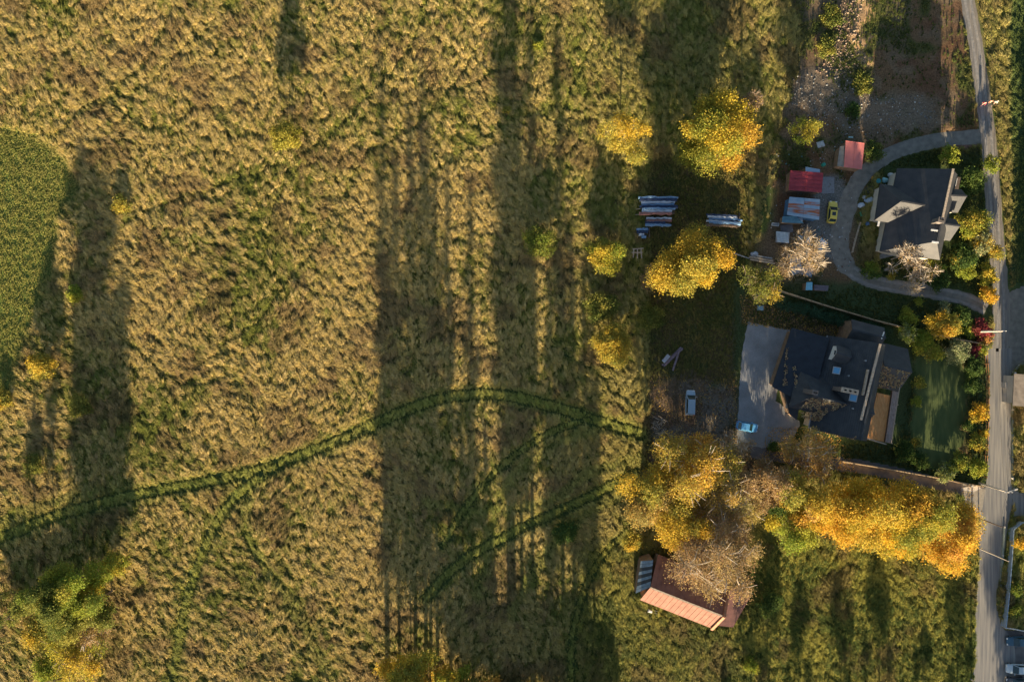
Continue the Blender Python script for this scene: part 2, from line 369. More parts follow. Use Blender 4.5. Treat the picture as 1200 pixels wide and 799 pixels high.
ASPH = mat('asphalt', (.14, .145, .155), .85, .3, .9, .12, 25, stretch=(3.0, .12, 1), c2=(.30, .285, .26))
ASPH2 = mat('old_asphalt', (.10, .095, .10), .9, .3, .8, .15, 20, c2=(.17, .16, .155))
TRK = mat('gravel_track_surface', (.14, .14, .145), .95, .3, 1.0, .5, 14, stretch=(3, .25, 1), c2=(.30, .27, .23))
GRAV = mat('grey_gravel', (.15, .145, .13), .95, .3, .9, .5, 16, c2=(.26, .245, .215))
def paver_mat():
    m, n, l, b = nmat('grey_block_paving'); tc = n.new('ShaderNodeTexCoord'); mp = n.new('ShaderNodeMapping'); mp.inputs['Rotation'].default_value = (0, 0, -.1)
    br = n.new('ShaderNodeTexBrick'); br.inputs['Scale'].default_value = 2.6; br.inputs['Color1'].default_value = (.235, .25, .27, 1); br.inputs['Color2'].default_value = (.28, .29, .305, 1)
    br.inputs['Mortar'].default_value = (.14, .14, .14, 1); br.inputs['Mortar Size'].default_value = .012
    nz = n.new('ShaderNodeTexNoise'); nz.inputs['Scale'].default_value = .35; nz.inputs['Detail'].default_value = 8
    l.new(tc.outputs['Object'], mp.inputs[0]); l.new(mp.outputs[0], br.inputs[0]); l.new(tc.outputs['Object'], nz.inputs[0])
    mr = n.new('ShaderNodeMapRange'); mr.inputs[1].default_value = .3; mr.inputs[2].default_value = .7; mr.inputs[3].default_value = .72; mr.inputs[4].default_value = 1.15
    vm = n.new('ShaderNodeVectorMath'); vm.operation = 'SCALE'; l.new(nz.outputs[0], mr.inputs[0]); l.new(br.outputs[0], vm.inputs[0]); l.new(mr.outputs[0], vm.inputs['Scale'])
    l.new(vm.outputs[0], b.inputs['Base Color']); b.inputs['Roughness'].default_value = .8; return m
sheet('road', ROAD_L+ROAD_R[::-1], .030, ASPH, .04)
sheet('gravel_track', ribbon(TRACK_C, lambda t: 7.5+3*t, wob=.4), .026, TRK)
sheet('driveway', ribbon(DRIVE_B, 9, wob=.4), .022, ASPH2)
sheet('side_road', [(1180, 566), (1190, 568), (1200, 577), (1330, 583), (1330, 606), (1188, 606), (1180, 606)], .018, ASPH)
sheet('gravel_verge', [(1178, 345), (1200, 335), (1330, 335), (1330, 420), (1205, 424), (1192, 428), (1184, 440), (1180, 440)], .018, GRAV, .15)
sheet('gravel_driveway', ribbon(DRIVE_A, lambda t: 9 if t < .25 else (11 if t < .6 else 8), wob=.8), .014, GRAV)
sheet('paved_court', COURT, .034, paver_mat(), .12)
sheet('car_park', [(1175, 738), (1330, 745), (1330, 850), (1178, 850)], .018, ASPH2)
sheet('driveway_apron', [(1126, 566), (1160, 574), (1160, 650), (1146, 650), (1138, 625), (1128, 600)], .0265, mat('pale_sunlit_asphalt', (.24, .22, .19), .9, .2, 1.2, .2, 14, c2=(.33, .30, .25)), .1)  # sandy drive mouth, with its sunlit look put into the paler colour
LAWNM = mat('lawn_turf', (.055, .085, .028), .95, .3, .8, .5, 14, c2=(.10, .13, .045), stretch=(1.5, .4, 1))
sheet('lawn', LAWN, .012, LAWNM, .25)
# lighter worn wheel lines on the road and the gravel strips of the drive
WORN = mat('worn_gravel_rut', (.20, .20, .20), .95, .25, 1.5, .4, 14, c2=(.32, .30, .28))
GMID = mat('grassy_crown', (.06, .07, .035), .95, .4, 2, .5, 12)
half = DRIVE_A[int(len(DRIVE_A)*.62):]
for k, sgn in enumerate((-1, 1)):
    L = ribbon(half, 4.6); n_ = len(half); line = L[:n_] if sgn < 0 else L[n_:][::-1]
    sheet('wheel_rut', ribbon(line, 1.7, wob=.5), .020+.004*k, WORN)
for k, off in enumerate((-3.2, 3.4)):
    L = ribbon(TRACK_C, 3.3); n_ = len(TRACK_C); line = L[:n_] if off < 0 else L[n_:][::-1]
    sheet('wheel_rut', ribbon(line, 1.5, wob=.3), .030+.004*k, WORN)
# ------------------------------------------------------------------ grass
def tuft_mesh(name, nb, spread, ht, wid, lean, seed):
    r = random.Random(seed); mb = MB()
    for i in range(nb):
        a = r.uniform(0, 2*math.pi); q = spread*math.sqrt(r.random()); bx, by = q*math.cos(a), q*math.sin(a)*.9
        dx, dy = r.gauss(0, .26), r.gauss(lean, .42); h = ht*r.uniform(.6, 1.15); w = wid*r.uniform(.6, 1.2)
        t = r.uniform(0, math.pi); wx, wy = w*math.cos(t)*.5, w*math.sin(t)*.5
        m = (bx+dx*h*.45, by+dy*h*.45, h*.7); e = (bx+dx*h*1.25, by+dy*h*1.25, h*(.95 if r.random() < .6 else .7))
        mb.add([(bx-wx, by-wy, -.05), (bx+wx, by+wy, -.05), (m[0]+wx, m[1]+wy, m[2]), (m[0]-wx, m[1]-wy, m[2]), e], [(0, 1, 2, 3), (3, 2, 4)])
    me = bpy.data.meshes.new(name); me.from_pydata(mb.v, [], mb.f); me.materials.append(GRASSM); return me
def source(name, meshes):
    c = bpy.data.collections.new(name)
    for i, me in enumerate(meshes): c.objects.link(bpy.data.objects.new(name, me))
    return c
TUFT = source('grass_tuft', [tuft_mesh('grass_tuft', 24, .30, .78, .12, .7, s) for s in range(5)])
def scatter(name, pos, rz, sc, col, coll, label):
    me = bpy.data.meshes.new(name); n = len(pos); me.vertices.add(n); me.vertices.foreach_set('co', pos.astype(np.float32).ravel())
    a = me.attributes.new('col', 'FLOAT_COLOR', 'POINT'); a.data.foreach_set('color', np.concatenate([col, np.ones((n, 1))], 1).astype(np.float32).ravel())
    a = me.attributes.new('rot', 'FLOAT_VECTOR', 'POINT'); a.data.foreach_set('vector', rz.astype(np.float32).ravel())
    a = me.attributes.new('scl', 'FLOAT_VECTOR', 'POINT'); a.data.foreach_set('vector', sc.astype(np.float32).ravel())
    o = bpy.data.objects.new(name, me); COL.objects.link(o); o['kind'] = 'stuff'; o['label'] = label
    g = bpy.data.node_groups.new(name, 'GeometryNodeTree')
    g.interface.new_socket('Geometry', in_out='INPUT', socket_type='NodeSocketGeometry'); g.interface.new_socket('Geometry', in_out='OUTPUT', socket_type='NodeSocketGeometry')
    N = g.nodes; Lk = g.links; gi = N.new('NodeGroupInput'); go = N.new('NodeGroupOutput'); ip = N.new('GeometryNodeInstanceOnPoints')
    ci = N.new('GeometryNodeCollectionInfo'); ci.inputs[0].default_value = coll; ci.inputs['Separate Children'].default_value = True
    ip.inputs['Pick Instance'].default_value = True
    def named(nm):
        q = N.new('GeometryNodeInputNamedAttribute'); q.data_type = 'FLOAT_VECTOR'; q.inputs['Name'].default_value = nm; return q.outputs['Attribute']
    Lk.new(gi.outputs[0], ip.inputs['Points']); Lk.new(ci.outputs[0], ip.inputs['Instance']); Lk.new(named('rot'), ip.inputs['Rotation'])
    Lk.new(named('scl'), ip.inputs['Scale']); Lk.new(ip.outputs[0], go.inputs[0])
    md = o.modifiers.new('scatter', 'NODES'); md.node_group = g; return o
st = .32
sx_, sy_ = np.meshgrid(np.arange(-109, 109, st), np.arange(-75, 75, st)); tx = sx_.ravel(); ty = sy_.ravel()
tx = tx+rng.uniform(-.5, .5, tx.shape)*st; ty = ty+rng.uniform(-.5, .5, ty.shape)*st
z = zones(tx, ty); hh = height(tx, ty, z); k, m = rough(z)
xx = tx+.5*(vn(tx, ty, 3, 2)-.5)*3; yy = ty+(vn(tx, ty, 3, 5)-.5)*2
f, e = worley(xx, yy*.72, 1.05, 2); cid = cellid(xx+.3*vn(tx, ty, .8, 1), yy*.72, 1.05, 2)
clump = np.clip(1-f*1.15, 0, 1)
R_ = rng.random(len(tx)); R2 = rng.random(len(tx)); R3 = rng.random(len(tx))
big = fbm(tx, ty, 22, 1); med = fbm(tx, ty, 6, 4); sml = vn(tx, ty, 1.2, 3)
dry = np.clip(sst(.30, .72, .36*clump+.36*cid+.15*sml+.75*(big-.5)+.5*(med-.5)-.15+.42*R_), 0, 1)
X = z['X']; Y = z['Y']
dry *= 1-.45*sst(560, 760, X)
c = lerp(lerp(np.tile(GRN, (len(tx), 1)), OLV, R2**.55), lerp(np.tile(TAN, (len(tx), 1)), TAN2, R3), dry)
c = lerp(c, BRN, sst(.60, .72, fbm(tx, ty, 5, 7)+.1*R3)*.55)
c = lerp(c, lerp(np.tile(pick((.25, .28, .07)), (len(tx), 1)), pick((.42, .39, .12)), R2), z['left']*.95)
c = lerp(c, lerp(np.tile(pick((.27, .32, .07)), (len(tx), 1)), pick((.46, .46, .12)), R2), np.clip(.9*z['belt']*(.6+.7*med)+.6*z['trail'], 0, 1))
c = lerp(c, lerp(np.tile(pick((.09, .14, .04)), (len(tx), 1)), pick((.13, .18, .055)), R2), z['fieldr']*.95)
bank = np.exp(-((X-(1172+.0*Y)-np.interp(Y, [0, 100, 200, 300, 350], [-18, -8, 4, 8, 8]))/9)**2)*(Y < 345)
c = lerp(c, lerp(np.tile(pick((.38, .30, .12)), (len(tx), 1)), pick((.26, .26, .07)), R2), bank)
wd = lerp(np.tile(pick((.11, .15, .035)), (len(tx), 1)), pick((.40, .37, .08)), sst(.40, .64, .6*med+.4*R2)); wd = lerp(wd, pick((.22, .15, .07)), sst(.5, .75, fbm(tx, ty, 4, 6)+.15*(R3-.5))*.6)
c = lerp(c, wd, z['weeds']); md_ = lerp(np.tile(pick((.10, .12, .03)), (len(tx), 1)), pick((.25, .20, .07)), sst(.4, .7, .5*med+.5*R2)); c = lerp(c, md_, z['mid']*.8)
hg = np.maximum.reduce([z['home'], z['garden'], z['yard']]); c = lerp(c, lerp(np.tile(pick((.06, .095, .026)), (len(tx), 1)), pick((.14, .15, .045)), R2), hg)
c = lerp(c, pick((.15, .10, .06)), z['leafy']*.7)
c *= (.8+.4*rng.random(len(tx)))[:, None]
s = .64*(.42+.85*clump+.35*R_)*(1-.55*z['left'])*(1-.75*z['rut'])*(1-.08*z['belt'])*(1-.45*z['trail'])*(1-.55*z['fieldr'])*(1-.5*hg)*(1-.45*z['mid'])*(1-.4*z['leafy'])
nokeep = np.maximum.reduce([z['road'], z['build'], z['lawn']]) > .45
barep = np.maximum.reduce([.80*z['yard']+.15*z['yard']*z['rubble'], .97*z['yflat'], .45*z['home'], .3*z['garden'], .8*z['leafy'], .98*z['sand'], .92*z['rut']*sst(.25, .4, fbm(tx, ty, 2.5, 6))])
barep = np.where((z['yard'] > .3), barep+.12-.5*sst(.53, .62, fbm(tx, ty, 9, 6)), barep)
barep = np.maximum(barep, .55*sst(.70, .95, f)*(1-z['left'])*(X < 760)); keep = (~nokeep) & (R3 > barep)
ang = math.radians(12)+np.where(X < 300, .35, 0)+(fbm(tx, ty, 10, 5)-.5)*2.2+rng.normal(0, .38, len(tx))
ang = np.where(z['left'] > .5, ang-1.1, ang)
K = keep
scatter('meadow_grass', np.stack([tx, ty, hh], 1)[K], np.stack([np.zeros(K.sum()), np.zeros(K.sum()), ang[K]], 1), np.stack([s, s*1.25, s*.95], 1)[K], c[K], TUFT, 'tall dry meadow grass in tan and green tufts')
# ------------------------------------------------------------------ trees
YEL = [((.64, .44, .045), 3), ((.60, .36, .04), 3), ((.38, .37, .06), 2), ((.68, .38, .06), 1)]
ORA = [((.66, .36, .07), 3), ((.62, .40, .06), 3), ((.56, .31, .12), 1), ((.38, .34, .08), 2)]
MIX = [((.24, .25, .04), 3), ((.40, .34, .05), 2), ((.15, .19, .04), 2), ((.58, .40, .05), 1)]
GOLD = [((.58, .40, .05), 3), ((.42, .36, .07), 2), ((.26, .27, .06), 2)]
BRWN = [((.40, .27, .13), 3), ((.50, .36, .17), 2), ((.28, .20, .10), 2), ((.48, .37, .14), 1)]
OLIV = [((.16, .18, .04), 3), ((.26, .26, .06), 2), ((.10, .14, .03), 2), ((.38, .34, .07), 1)]
GREN = [((.06, .11, .03), 3), ((.09, .15, .035), 2), ((.13, .18, .04), 2)]
LIME = [((.30, .34, .05), 3), ((.20, .27, .04), 2), ((.42, .38, .05), 1)]
REDP = [((.28, .05, .06), 3), ((.36, .08, .08), 2), ((.20, .07, .05), 1)]
PALE = [((.34, .36, .20), 3), ((.24, .28, .12), 2)]
def leaves(C, n_per, spread, size, cols, r, flat=.5):
    """C (k,3) clump centres, cols (k,3); returns quad leaves with face colours"""
    k = len(C); n = k*n_per; c = np.repeat(C, n_per, 0); L = c+r.normal(0, 1, (n, 3))*np.array([spread, spread, spread*.6])
    nrm = r.normal(0, 1, (n, 3)); nrm[:, 2] = abs(nrm[:, 2])+flat; nrm /= np.linalg.norm(nrm, axis=1)[:, None]
    a = np.cross(nrm, r.normal(0, 1, (n, 3))); a /= np.linalg.norm(a, axis=1)[:, None]; b = np.cross(nrm, a)
    s = size*r.uniform(.6, 1.35, (n, 1)); V = np.stack([L-a*s*.5, L-b*s*.36, L+a*s*.5, L+b*s*.36], 1).reshape(-1, 3)
    F = np.arange(4*n).reshape(n, 4); cc = np.repeat(cols, n_per, 0)*r.uniform(.7, 1.3, (n, 1))*r.uniform(.92, 1.08, (n, 3))
    return V, F, np.clip(cc, 0, 1)
def pal(p, n, r):
    w = np.array([q[1] for q in p], float); i = r.choice(len(p), n, p=w/w.sum()); return np.array([q[0] for q in p])[i]
def tree(name, label, cat, px, py, ht, R, p, dens=1.0, size=.34, low=.14, seed=0, group=None, loc=None, bare=0, p2=None, split=False, taper=False, bark=None, sy=1.0, twigs=0, lobes=11):
    r = np.random.default_rng(seed+100); rr = random.Random(seed)
    x, y = loc if loc else P2(px, py, ht*.62)
    t = thing(name, label, cat, (x, y, 0), group)
    zc = ht*(.5+low*.5); rz = ht*(1-low)*.5
    lob = []
    for i in range(lobes):
        a = i*2.399+rr.uniform(-.3, .3); q = math.sqrt((i+.4)/lobes)*.78*rr.uniform(.72, 1.25); zz = rr.uniform(-.5, .45) if q > .35 else rr.uniform(.1, .6)
        lob.append((x+R*q*math.cos(a), y+R*sy*q*math.sin(a), zc+rz*zz, R*rr.uniform(.22, .44)))
    if taper: lob = [(x+(a-x)*(1.15-.95*max(0, (c-zc)/rz+.5)), y+(b-y)*(1.15-.95*max(0, (c-zc)/rz+.5)), c, d*(1.2-.75*max(0, (c-zc)/rz+.4))) for a, b, c, d in [(l_[0], l_[1], zc+rz*(1.9*(i+.5)/lobes-.95), l_[3]) for i, l_ in enumerate(lob)]]
    tb = MB(); tr = max(.07, ht*.017); top = (x+rr.uniform(-.3, .3), y+rr.uniform(-.3, .3), zc+rz*.25)
    mid = (x+rr.uniform(-.2, .2), y+rr.uniform(-.2, .2), ht*low*.9)
    tb.tube([(x, y, -.2), (x, y, .6), mid, top], [tr*1.35, tr, tr*.8, tr*.3], 6)
    C = []; CC = []
    for (lx, ly, lz, lr) in lob:
        s0 = rr.uniform(.2, .95); b0 = tuple(mid[k]+(top[k]-mid[k])*s0 for k in range(3))
        m = ((b0[0]+lx)/2, (b0[1]+ly)/2, (b0[2]+lz)/2-lr*.15)
        tb.tube([b0, m, (lx, ly, lz)], [tr*.42, tr*.28, tr*.14], 5, False)
        k = max(5, int(26*dens*lr**1.6*rr.uniform(.6, 1.3))) if bare < .99 else 0
        cen = pal(p, 1, r)[0]
        if p2 and (lx > x-.1*R if split else rr.random() < .5): cen = pal(p2, 1, r)[0]
        d = r.normal(0, 1, (k, 3)); d /= np.linalg.norm(d, axis=1)[:, None]+1e-9; d[:, 2] = np.where(r.random(k) < .75, abs(d[:, 2]), d[:, 2])
        q = lr*r.uniform(.45, 1.08, (k, 1)); pts = np.array([lx, ly, lz])+d*q*np.array([1, 1, min(1.1, rz/R*1.2)])
        C.append(pts); CC.append(.55*cen+.45*pal(p, k, r) if k else np.zeros((0, 3)))
        nt = int(6+twigs*lr)
        for j in range(nt):
            if k and j < k//2: e = pts[j]
            else:
                a = rr.uniform(0, 6.283); e = (lx+math.cos(a)*lr*rr.uniform(.5, 1.1), ly+math.sin(a)*lr*rr.uniform(.5, 1.1), lz+rr.uniform(-.2, .7)*lr)
            mm = tuple((lx, ly, lz)[i]*.45+e[i]*.55+rr.uniform(-.12, .12)*lr for i in range(3))
            tb.tube([(lx, ly, lz), mm, tuple(e)], [tr*.14, tr*.10, .018], 3, False)
            if twigs and j < 3:
                a = rr.uniform(0, 6.283); e3 = (lx+math.cos(a)*lr*1.1, ly+math.sin(a)*lr*1.1, lz+lr*rr.uniform(.6, 1.15)); e4 = ((lx+e3[0])/2, (ly+e3[1])/2, lz+lr*.75)
                tb.tube([(lx, ly, lz), e4, e3], [tr*.3, .07, .03], 4, False)
            if twigs:
                for q_ in range(3):
                    e2 = tuple(e[i]+rr.uniform(-.35, .35)*lr for i in range(3)); tb.tube([mm, e2], [.035, .015], 3, False)
    tb.build('trunk', bark or BARK, t)
    C = np.concatenate(C)
    if len(C):
        C[:, 2] = np.maximum(C[:, 2], .3)
        V, F, c = leaves(C, 18, .24+.03*R, size*.86, np.concatenate(CC), r)
        np_mesh('crown', V, F, LEAF, t, c)
    return t
def shrub(label, px, py, ht, R, p, seed, dens=1.0, group=None, cat='shrub', name='shrub', size=.26, sy=1.0, loc=None):
    r = np.random.default_rng(seed+500); rr = random.Random(seed); x, y = loc or P2(px, py, ht*.5)
    t = thing(name, label, cat, (x, y, 0), group); tb = MB(); C = []; CC = []
    nl = max(4, int(4+R*2))
    for i in range(nl):
        a = i*2.399; q = math.sqrt((i+.3)/nl)*.75; lx, ly = x+R*q*math.cos(a), y+R*sy*q*math.sin(a); lr = R*rr.uniform(.3, .5); lz = ht*rr.uniform(.45, .75)*(1-.3*q)
        tb.tube([(x+rr.uniform(-.1, .1), y, -.1), ((x+lx)/2, (y+ly)/2, lz*.6), (lx, ly, lz)], [.05, .04, .015], 4, False)
        k = max(4, int(30*dens*lr**1.5)); d = r.normal(0, 1, (k, 3)); d /= np.linalg.norm(d, axis=1)[:, None]; d[:, 2] = abs(d[:, 2])*.9
        C.append(np.array([lx, ly, lz])+d*np.array([lr, lr, min(lr, ht*.3)])*r.uniform(.4, 1.05, (k, 1))); CC.append(.5*pal(p, 1, r)[0]+.5*pal(p, k, r))
    tb.build('stem', BARK, t); C = np.concatenate(C); C[:, 2] = np.clip(C[:, 2], .15, ht)
    V, F, c = leaves(C, 13, .20+.03*R, size, np.concatenate(CC), r); np_mesh('foliage', V, F, LEAF, t, c); return t
T = tree
# trees in view
T('broadleaf_tree', 'large round tree green on its left and golden on its right above the tarp stacks', 'tree', 838, 157, 14, 7.2, MIX, 1.15, seed=1, p2=YEL, lobes=17, split=True)
T('broadleaf_tree', 'small golden tree with pale limbs left of the large round two toned tree', 'tree', 733, 160, 11, 4.3, GOLD, 1.1, .28, seed=2, bark=BARKL)
T('broadleaf_tree', 'golden yellow tree between and below the two blue striped tarp stacks', 'tree', 808, 303, 12.5, 6.6, GOLD, 1.25, seed=3, p2=YEL, lobes=14)
T('bare_tree', 'brown nearly bare tree touching the upper right edge of the large two toned tree', 'tree', 882, 118, 11, 2.0, BRWN, .35, .22, seed=4, twigs=5, bare=.7)
T('broadleaf_tree', 'wide amber tree whose crown reaches the parked silver van from the south', 'tree', 815, 548, 14, 7.4, ORA, .8, seed=5, p2=GOLD, lobes=13, twigs=4, bark=BARKL)
T('broadleaf_tree', 'yellow and olive tree at the meadow edge north west of the red barn', 'tree', 768, 585, 13, 7.2, GOLD, 1.0, seed=6, p2=BRWN, lobes=13)
T('broadleaf_tree', 'golden tree hanging just above the red roofed barn', 'tree', 806, 614, 12, 6.0, GOLD, 1.1, seed=7, p2=YEL, lobes=10)
T('broadleaf_tree', 'tall thinning brown tree spread over the red barn roof with pale limbs showing', 'tree', 845, 650, 15, 8.8, BRWN, .66, .26, seed=8, bark=BARKL, twigs=7, lobes=16)
T('broadleaf_tree', 'amber brown tree between the wide amber tree and the barn tree', 'tree', 858, 588, 13, 6.4, BRWN, .7, .26, seed=9, p2=GOLD, twigs=5, bark=BARKL)
T('bare_tree', 'leafless grey tree beside the bottom left corner of the paved court', 'tree', 862, 526, 8, 3.6, BRWN, .5, .22, seed=10, bare=.8, twigs=6, bark=BARKL)
T('bare_tree', 'thinning brown tree just south of the driveway under the paved court', 'tree', 904, 568, 12, 5.4, BRWN, 1.5, .28, low=.06, seed=11, twigs=6, bark=BARKL)
T('broadleaf_tree', 'sparse russet tree over the driveway beside the large dark house', 'tree', 950, 532, 11, 5.4, ORA, .7, .26, seed=12, twigs=4, p2=BRWN, bark=BARKL)
T('broadleaf_tree', 'first golden tree from the left in the roadside row below the driveway', 'tree', 948, 588, 16, 5.2, GOLD, 1.1, seed=13, p2=ORA)
T('broadleaf_tree', 'dense orange yellow tree second in the row below the driveway', 'tree', 988, 602, 16, 6.4, YEL, 1.2, seed=14, p2=ORA, lobes=13)
T('broadleaf_tree', 'dense bright yellow tree at the centre of the row below the driveway', 'tree', 1030, 600, 16.5, 7.0, YEL, 1.2, seed=15, p2=GOLD, lobes=13)
T('broadleaf_tree', 'yellow green tree in the row beside the sunny patch of driveway', 'tree', 1072, 606, 15.5, 6.4, MIX, 1.2, seed=16, p2=YEL, lobes=12)
T('broadleaf_tree', 'orange tree whose crown overhangs the road edge at the junction', 'tree', 1112, 628, 12.5, 6.3, ORA, 1.2, seed=17, p2=YEL, lobes=12)
T('broadleaf_tree', 'small bright yellow tree south of the central row tree', 'tree', 1050, 632, 9, 4.0, YEL, 1.2, seed=18)
T('broadleaf_tree', 'low lime and yellow tree between the brown barn tree and the yellow row', 'tree', 930, 620, 13, 4.6, LIME, 1.0, seed=19, p2=YEL)
T('bare_tree', 'leafless tree with fanned pale twigs over the junk filled yard', 'tree', 942, 298, 11, 5.2, BRWN, .3, .2, seed=20, bare=.9, twigs=9, bark=BARKL, lobes=13)
T('bare_tree', 'bare tree leaning over the south edge of the smaller dark roof', 'tree', 1062, 300, 8.5, 3.6, BRWN, .1, .2, seed=21, bare=.9, twigs=7, bark=BARKL)
T('bare_tree', 'bare twiggy tree beside the curved gravel drive', 'tree', 1074, 322, 7, 3.4, BRWN, .2, .2, seed=22, bare=.9, twigs=6, bark=BARKL)
T('broadleaf_tree', 'small yellow tree above the pink roofed shed', 'tree', 943, 152, 6.5, 2.9, LIME, .9, .26, seed=23, p2=GOLD)
T('broadleaf_tree', 'dull green and gold tree at the left end of the long garden fence', 'tree', 893, 330, 11, 4.2, OLIV, .8, .26, seed=24, p2=GOLD, twigs=2)
T('broadleaf_tree', 'green and gold leaning tree filling the bottom left corner', 'tree', 105, 672, 17, 5.4, LIME, 1.8, .3, seed=25, p2=GOLD, low=.2, loc=P2(122, 664))
T('broadleaf_tree', 'olive tree behind the corner tree with the longest shadow', 'tree', 90, 680, 19, 4.2, OLIV, 2.0, .3, seed=26, p2=LIME, low=.2, loc=P2(106, 672))
T('broadleaf_tree', 'dense green tree at the right side of the corner group', 'tree', 130, 690, 15, 4.4, OLIV, 1.8, .3, seed=45, p2=LIME, low=.15, loc=P2(134, 690))
T('broadleaf_tree', 'dense olive tree in the middle of the corner group', 'tree', 85, 700, 15, 4.6, OLIV, 1.8, .3, seed=46, low=.15, loc=P2(112, 702))
T('broadleaf_tree', 'slim dark green tree left of the corner trees', 'tree', 60, 690, 13, 2.4, OLIV, 1.6, .3, seed=27, low=.2, loc=P2(66, 688))
T('broadleaf_tree', 'thin green sapling tree at the left edge above the corner thicket', 'tree', 40, 690, 13, 1.7, OLIV, 1.0, .28, seed=28, low=.2, loc=P2(44, 705))
T('broadleaf_tree', 'bushy yellow tree at the bottom left corner of the meadow', 'tree', 90, 770, 9, 6.0, GOLD, .9, .3, seed=29, p2=LIME, low=.1, twigs=2)
T('broadleaf_tree', 'twiggy thinning tree in the bottom left thicket', 'tree', 105, 735, 9, 4.2, BRWN, .4, .26, seed=30, p2=GOLD, low=.15, twigs=4, bark=BARKL)
T('broadleaf_tree', 'golden tree top at the bottom edge where long trunk shadows begin', 'tree', 478, 792, 9, 5.2, GOLD, 1.0, seed=31, p2=YEL, low=.15)
T('broadleaf_tree', 'yellow green bush tree at the bottom edge next to the golden tree top', 'tree', 527, 795, 6, 3.2, LIME, 1.0, seed=32, p2=YEL, low=.1)
T('broadleaf_tree', 'narrow amber tree tip at the bottom edge right of the yellow green one', 'tree', 575, 806, 6, 1.9, ORA, .9, seed=33, low=.1)
T('broadleaf_tree', 'second small amber tree tip at the bottom edge above dark shadow', 'tree', 622, 808, 6, 1.6, ORA, .9, seed=34, low=.1)
# grove south of the view: its shadows lie across the meadow
GG = 'trees south of the meadow casting long shadows'
GL = 'tall slender tree south of the meadow, its shadow reaching across the grass'
g0 = T('slender_tree', GL, 'tree', 0, 0, 25, 3.3, OLIV, .62, .5, low=.36, seed=40, group=GG, loc=P2(455, 836), taper=True, lobes=14, p2=GOLD)
g1 = T('slender_tree', GL, 'tree', 0, 0, 22, 3.6, OLIV, .62, .5, low=.34, seed=41, group=GG, loc=P2(470, 843), taper=True, lobes=14, p2=GOLD)
for i, (gx_, gy_, s_) in enumerate([(458, 868, .9), (488, 848, 1.0), (500, 861, 1.1), (514, 838, .95), (530, 850, 1.0), (572, 862, .72),
    (598, 850, 1.12), (612, 866, 1.02), (626, 843, .9), (648, 858, .95), (674, 860, .9), (688, 850, .75), (506, 885, 1.05), (605, 885, 1.1), (676, 885, .9), (544, 880, .8), (660, 900, 1.05), (697, 870, .85), (556, 905, .9)]):
    q = copy_thing((g0, g1)[i % 2], (*P2(gx_, gy_), 0), i*1.3); s_ *= (.80, 1.08, .92, 1.0, .86)[i % 5]*(1.22 if 590 < gx_ < 645 else 1); q.scale = (s_, s_, s_)
gb = shrub('dense dark shrub just beyond the bottom edge of the meadow', 0, 0, 5.4, 4.0, OLIV, 60, 1.5, 'shrubs beyond the bottom edge', loc=P2(548, 812))
for i, (gx_, gy_, s_) in enumerate([(566, 826, 1.1), (590, 832, 1), (615, 836, 1.1), (640, 838, 1.05), (665, 840, 1.1), (690, 842, .95), (708, 838, .8), (600, 815, .8), (650, 818, .9)]):
    q = copy_thing(gb, (*P2(gx_, gy_), 0), i*2.1); q.scale = (s_, s_, s_)
# trees south of the barn, the weeds and the road, and east of the road
GE = 'trees south and east of the view casting shade'
GEL = 'leafy tree beyond the edge of the view, shading the ground inside it'
e0 = T('broadleaf_tree', GEL, 'tree', 0, 0, 13, 4.5, OLIV, .8, .42, seed=44, group=GE, loc=P2(880, 878), low=.2)
for i, (gx_, gy_, s_) in enumerate([(900, 905, .75), (935, 890, .6), (985, 880, .6), (1030, 905, .75), (1080, 880, .45), (1120, 900, .7), (1178, 960, .9), (1184, 890, .5), (1205, 640, .9), (1216, 560, 1.2), (1240, 480, 1.2),
     (1222, 400, 1.1), (1206, 372, .7), (1250, 330, 1.2), (1218, 250, .9), (1262, 230, 1.2), (1236, 170, 1), (850, 850, .25)]):
    q = copy_thing(e0, (*P2(gx_, gy_), 0), i*1.7); q.scale = (s_, s_, s_)
# shrubs in the meadow
SH = shrub
SH('round yellow green bush alone in the upper left of the meadow', 335, 160, 8.6, 3.1, [((.30, .28, .05), 1), ((.38, .33, .06), 1)], 1, 1.3, cat='bush', name='bush')
SH('yellow willow like bush alone at the left beside a dark shadow', 50, 430, 5.0, 3.0, GOLD, 2, 1.3, cat='bush', name='bush')
SH('small yellow bush at the edge of the long left shadow', 143, 241, 2.2, 1.9, GOLD, 3, 1, cat='bush', name='bush')
SH('pale yellow bush low between the two left shadows', 88, 345, 2.2, 1.8, LIME, 4, 1, cat='bush', name='bush')
SH('dull olive bush inside the long left shadow', 95, 475, 3, 2.3, OLIV, 5, 1, cat='bush', name='bush')
SH('brown green bush left of the thicket shadow', 40, 545, 3, 2.2, OLIV, 6, .8, cat='bush', name='bush')
SH('thin gold bush at the left edge of the meadow', 6, 468, 2, 2, GOLD, 7, .9, cat='bush', name='bush')
SH('tiny yellow bush alone near the top middle of the meadow', 631, 54, 1.8, .9, LIME, 8, 1.2, cat='bush', name='bush')
SH('small yellow bush between the two central shadow bands', 595, 128, 1.5, .8, GOLD, 9, 1.2, cat='bush', name='bush')
SH('bright yellow round bush left of the striped tarp stacks', 710, 299, 5.5, 3.5, LIME+GOLD, 10, 1.3, cat='bush', name='bush')
SH('golden yellow bush in the meadow left of the leaning planks', 717, 405, 5, 4.2, GOLD, 11, 1.4, cat='bush', name='bush')
SH('dull green bush left of the bright yellow round bush', 632, 283, 4.5, 3.6, OLIV+LIME, 12, .9, cat='bush', name='bush')
SH('dark green bush between the two yellow bushes', 705, 360, 4, 3.2, OLIV, 13, 1, cat='bush', name='bush')
SH('olive bush right of the dark green one and above the golden bush', 762, 372, 4, 2.8, OLIV, 14, .9, cat='bush', name='bush')
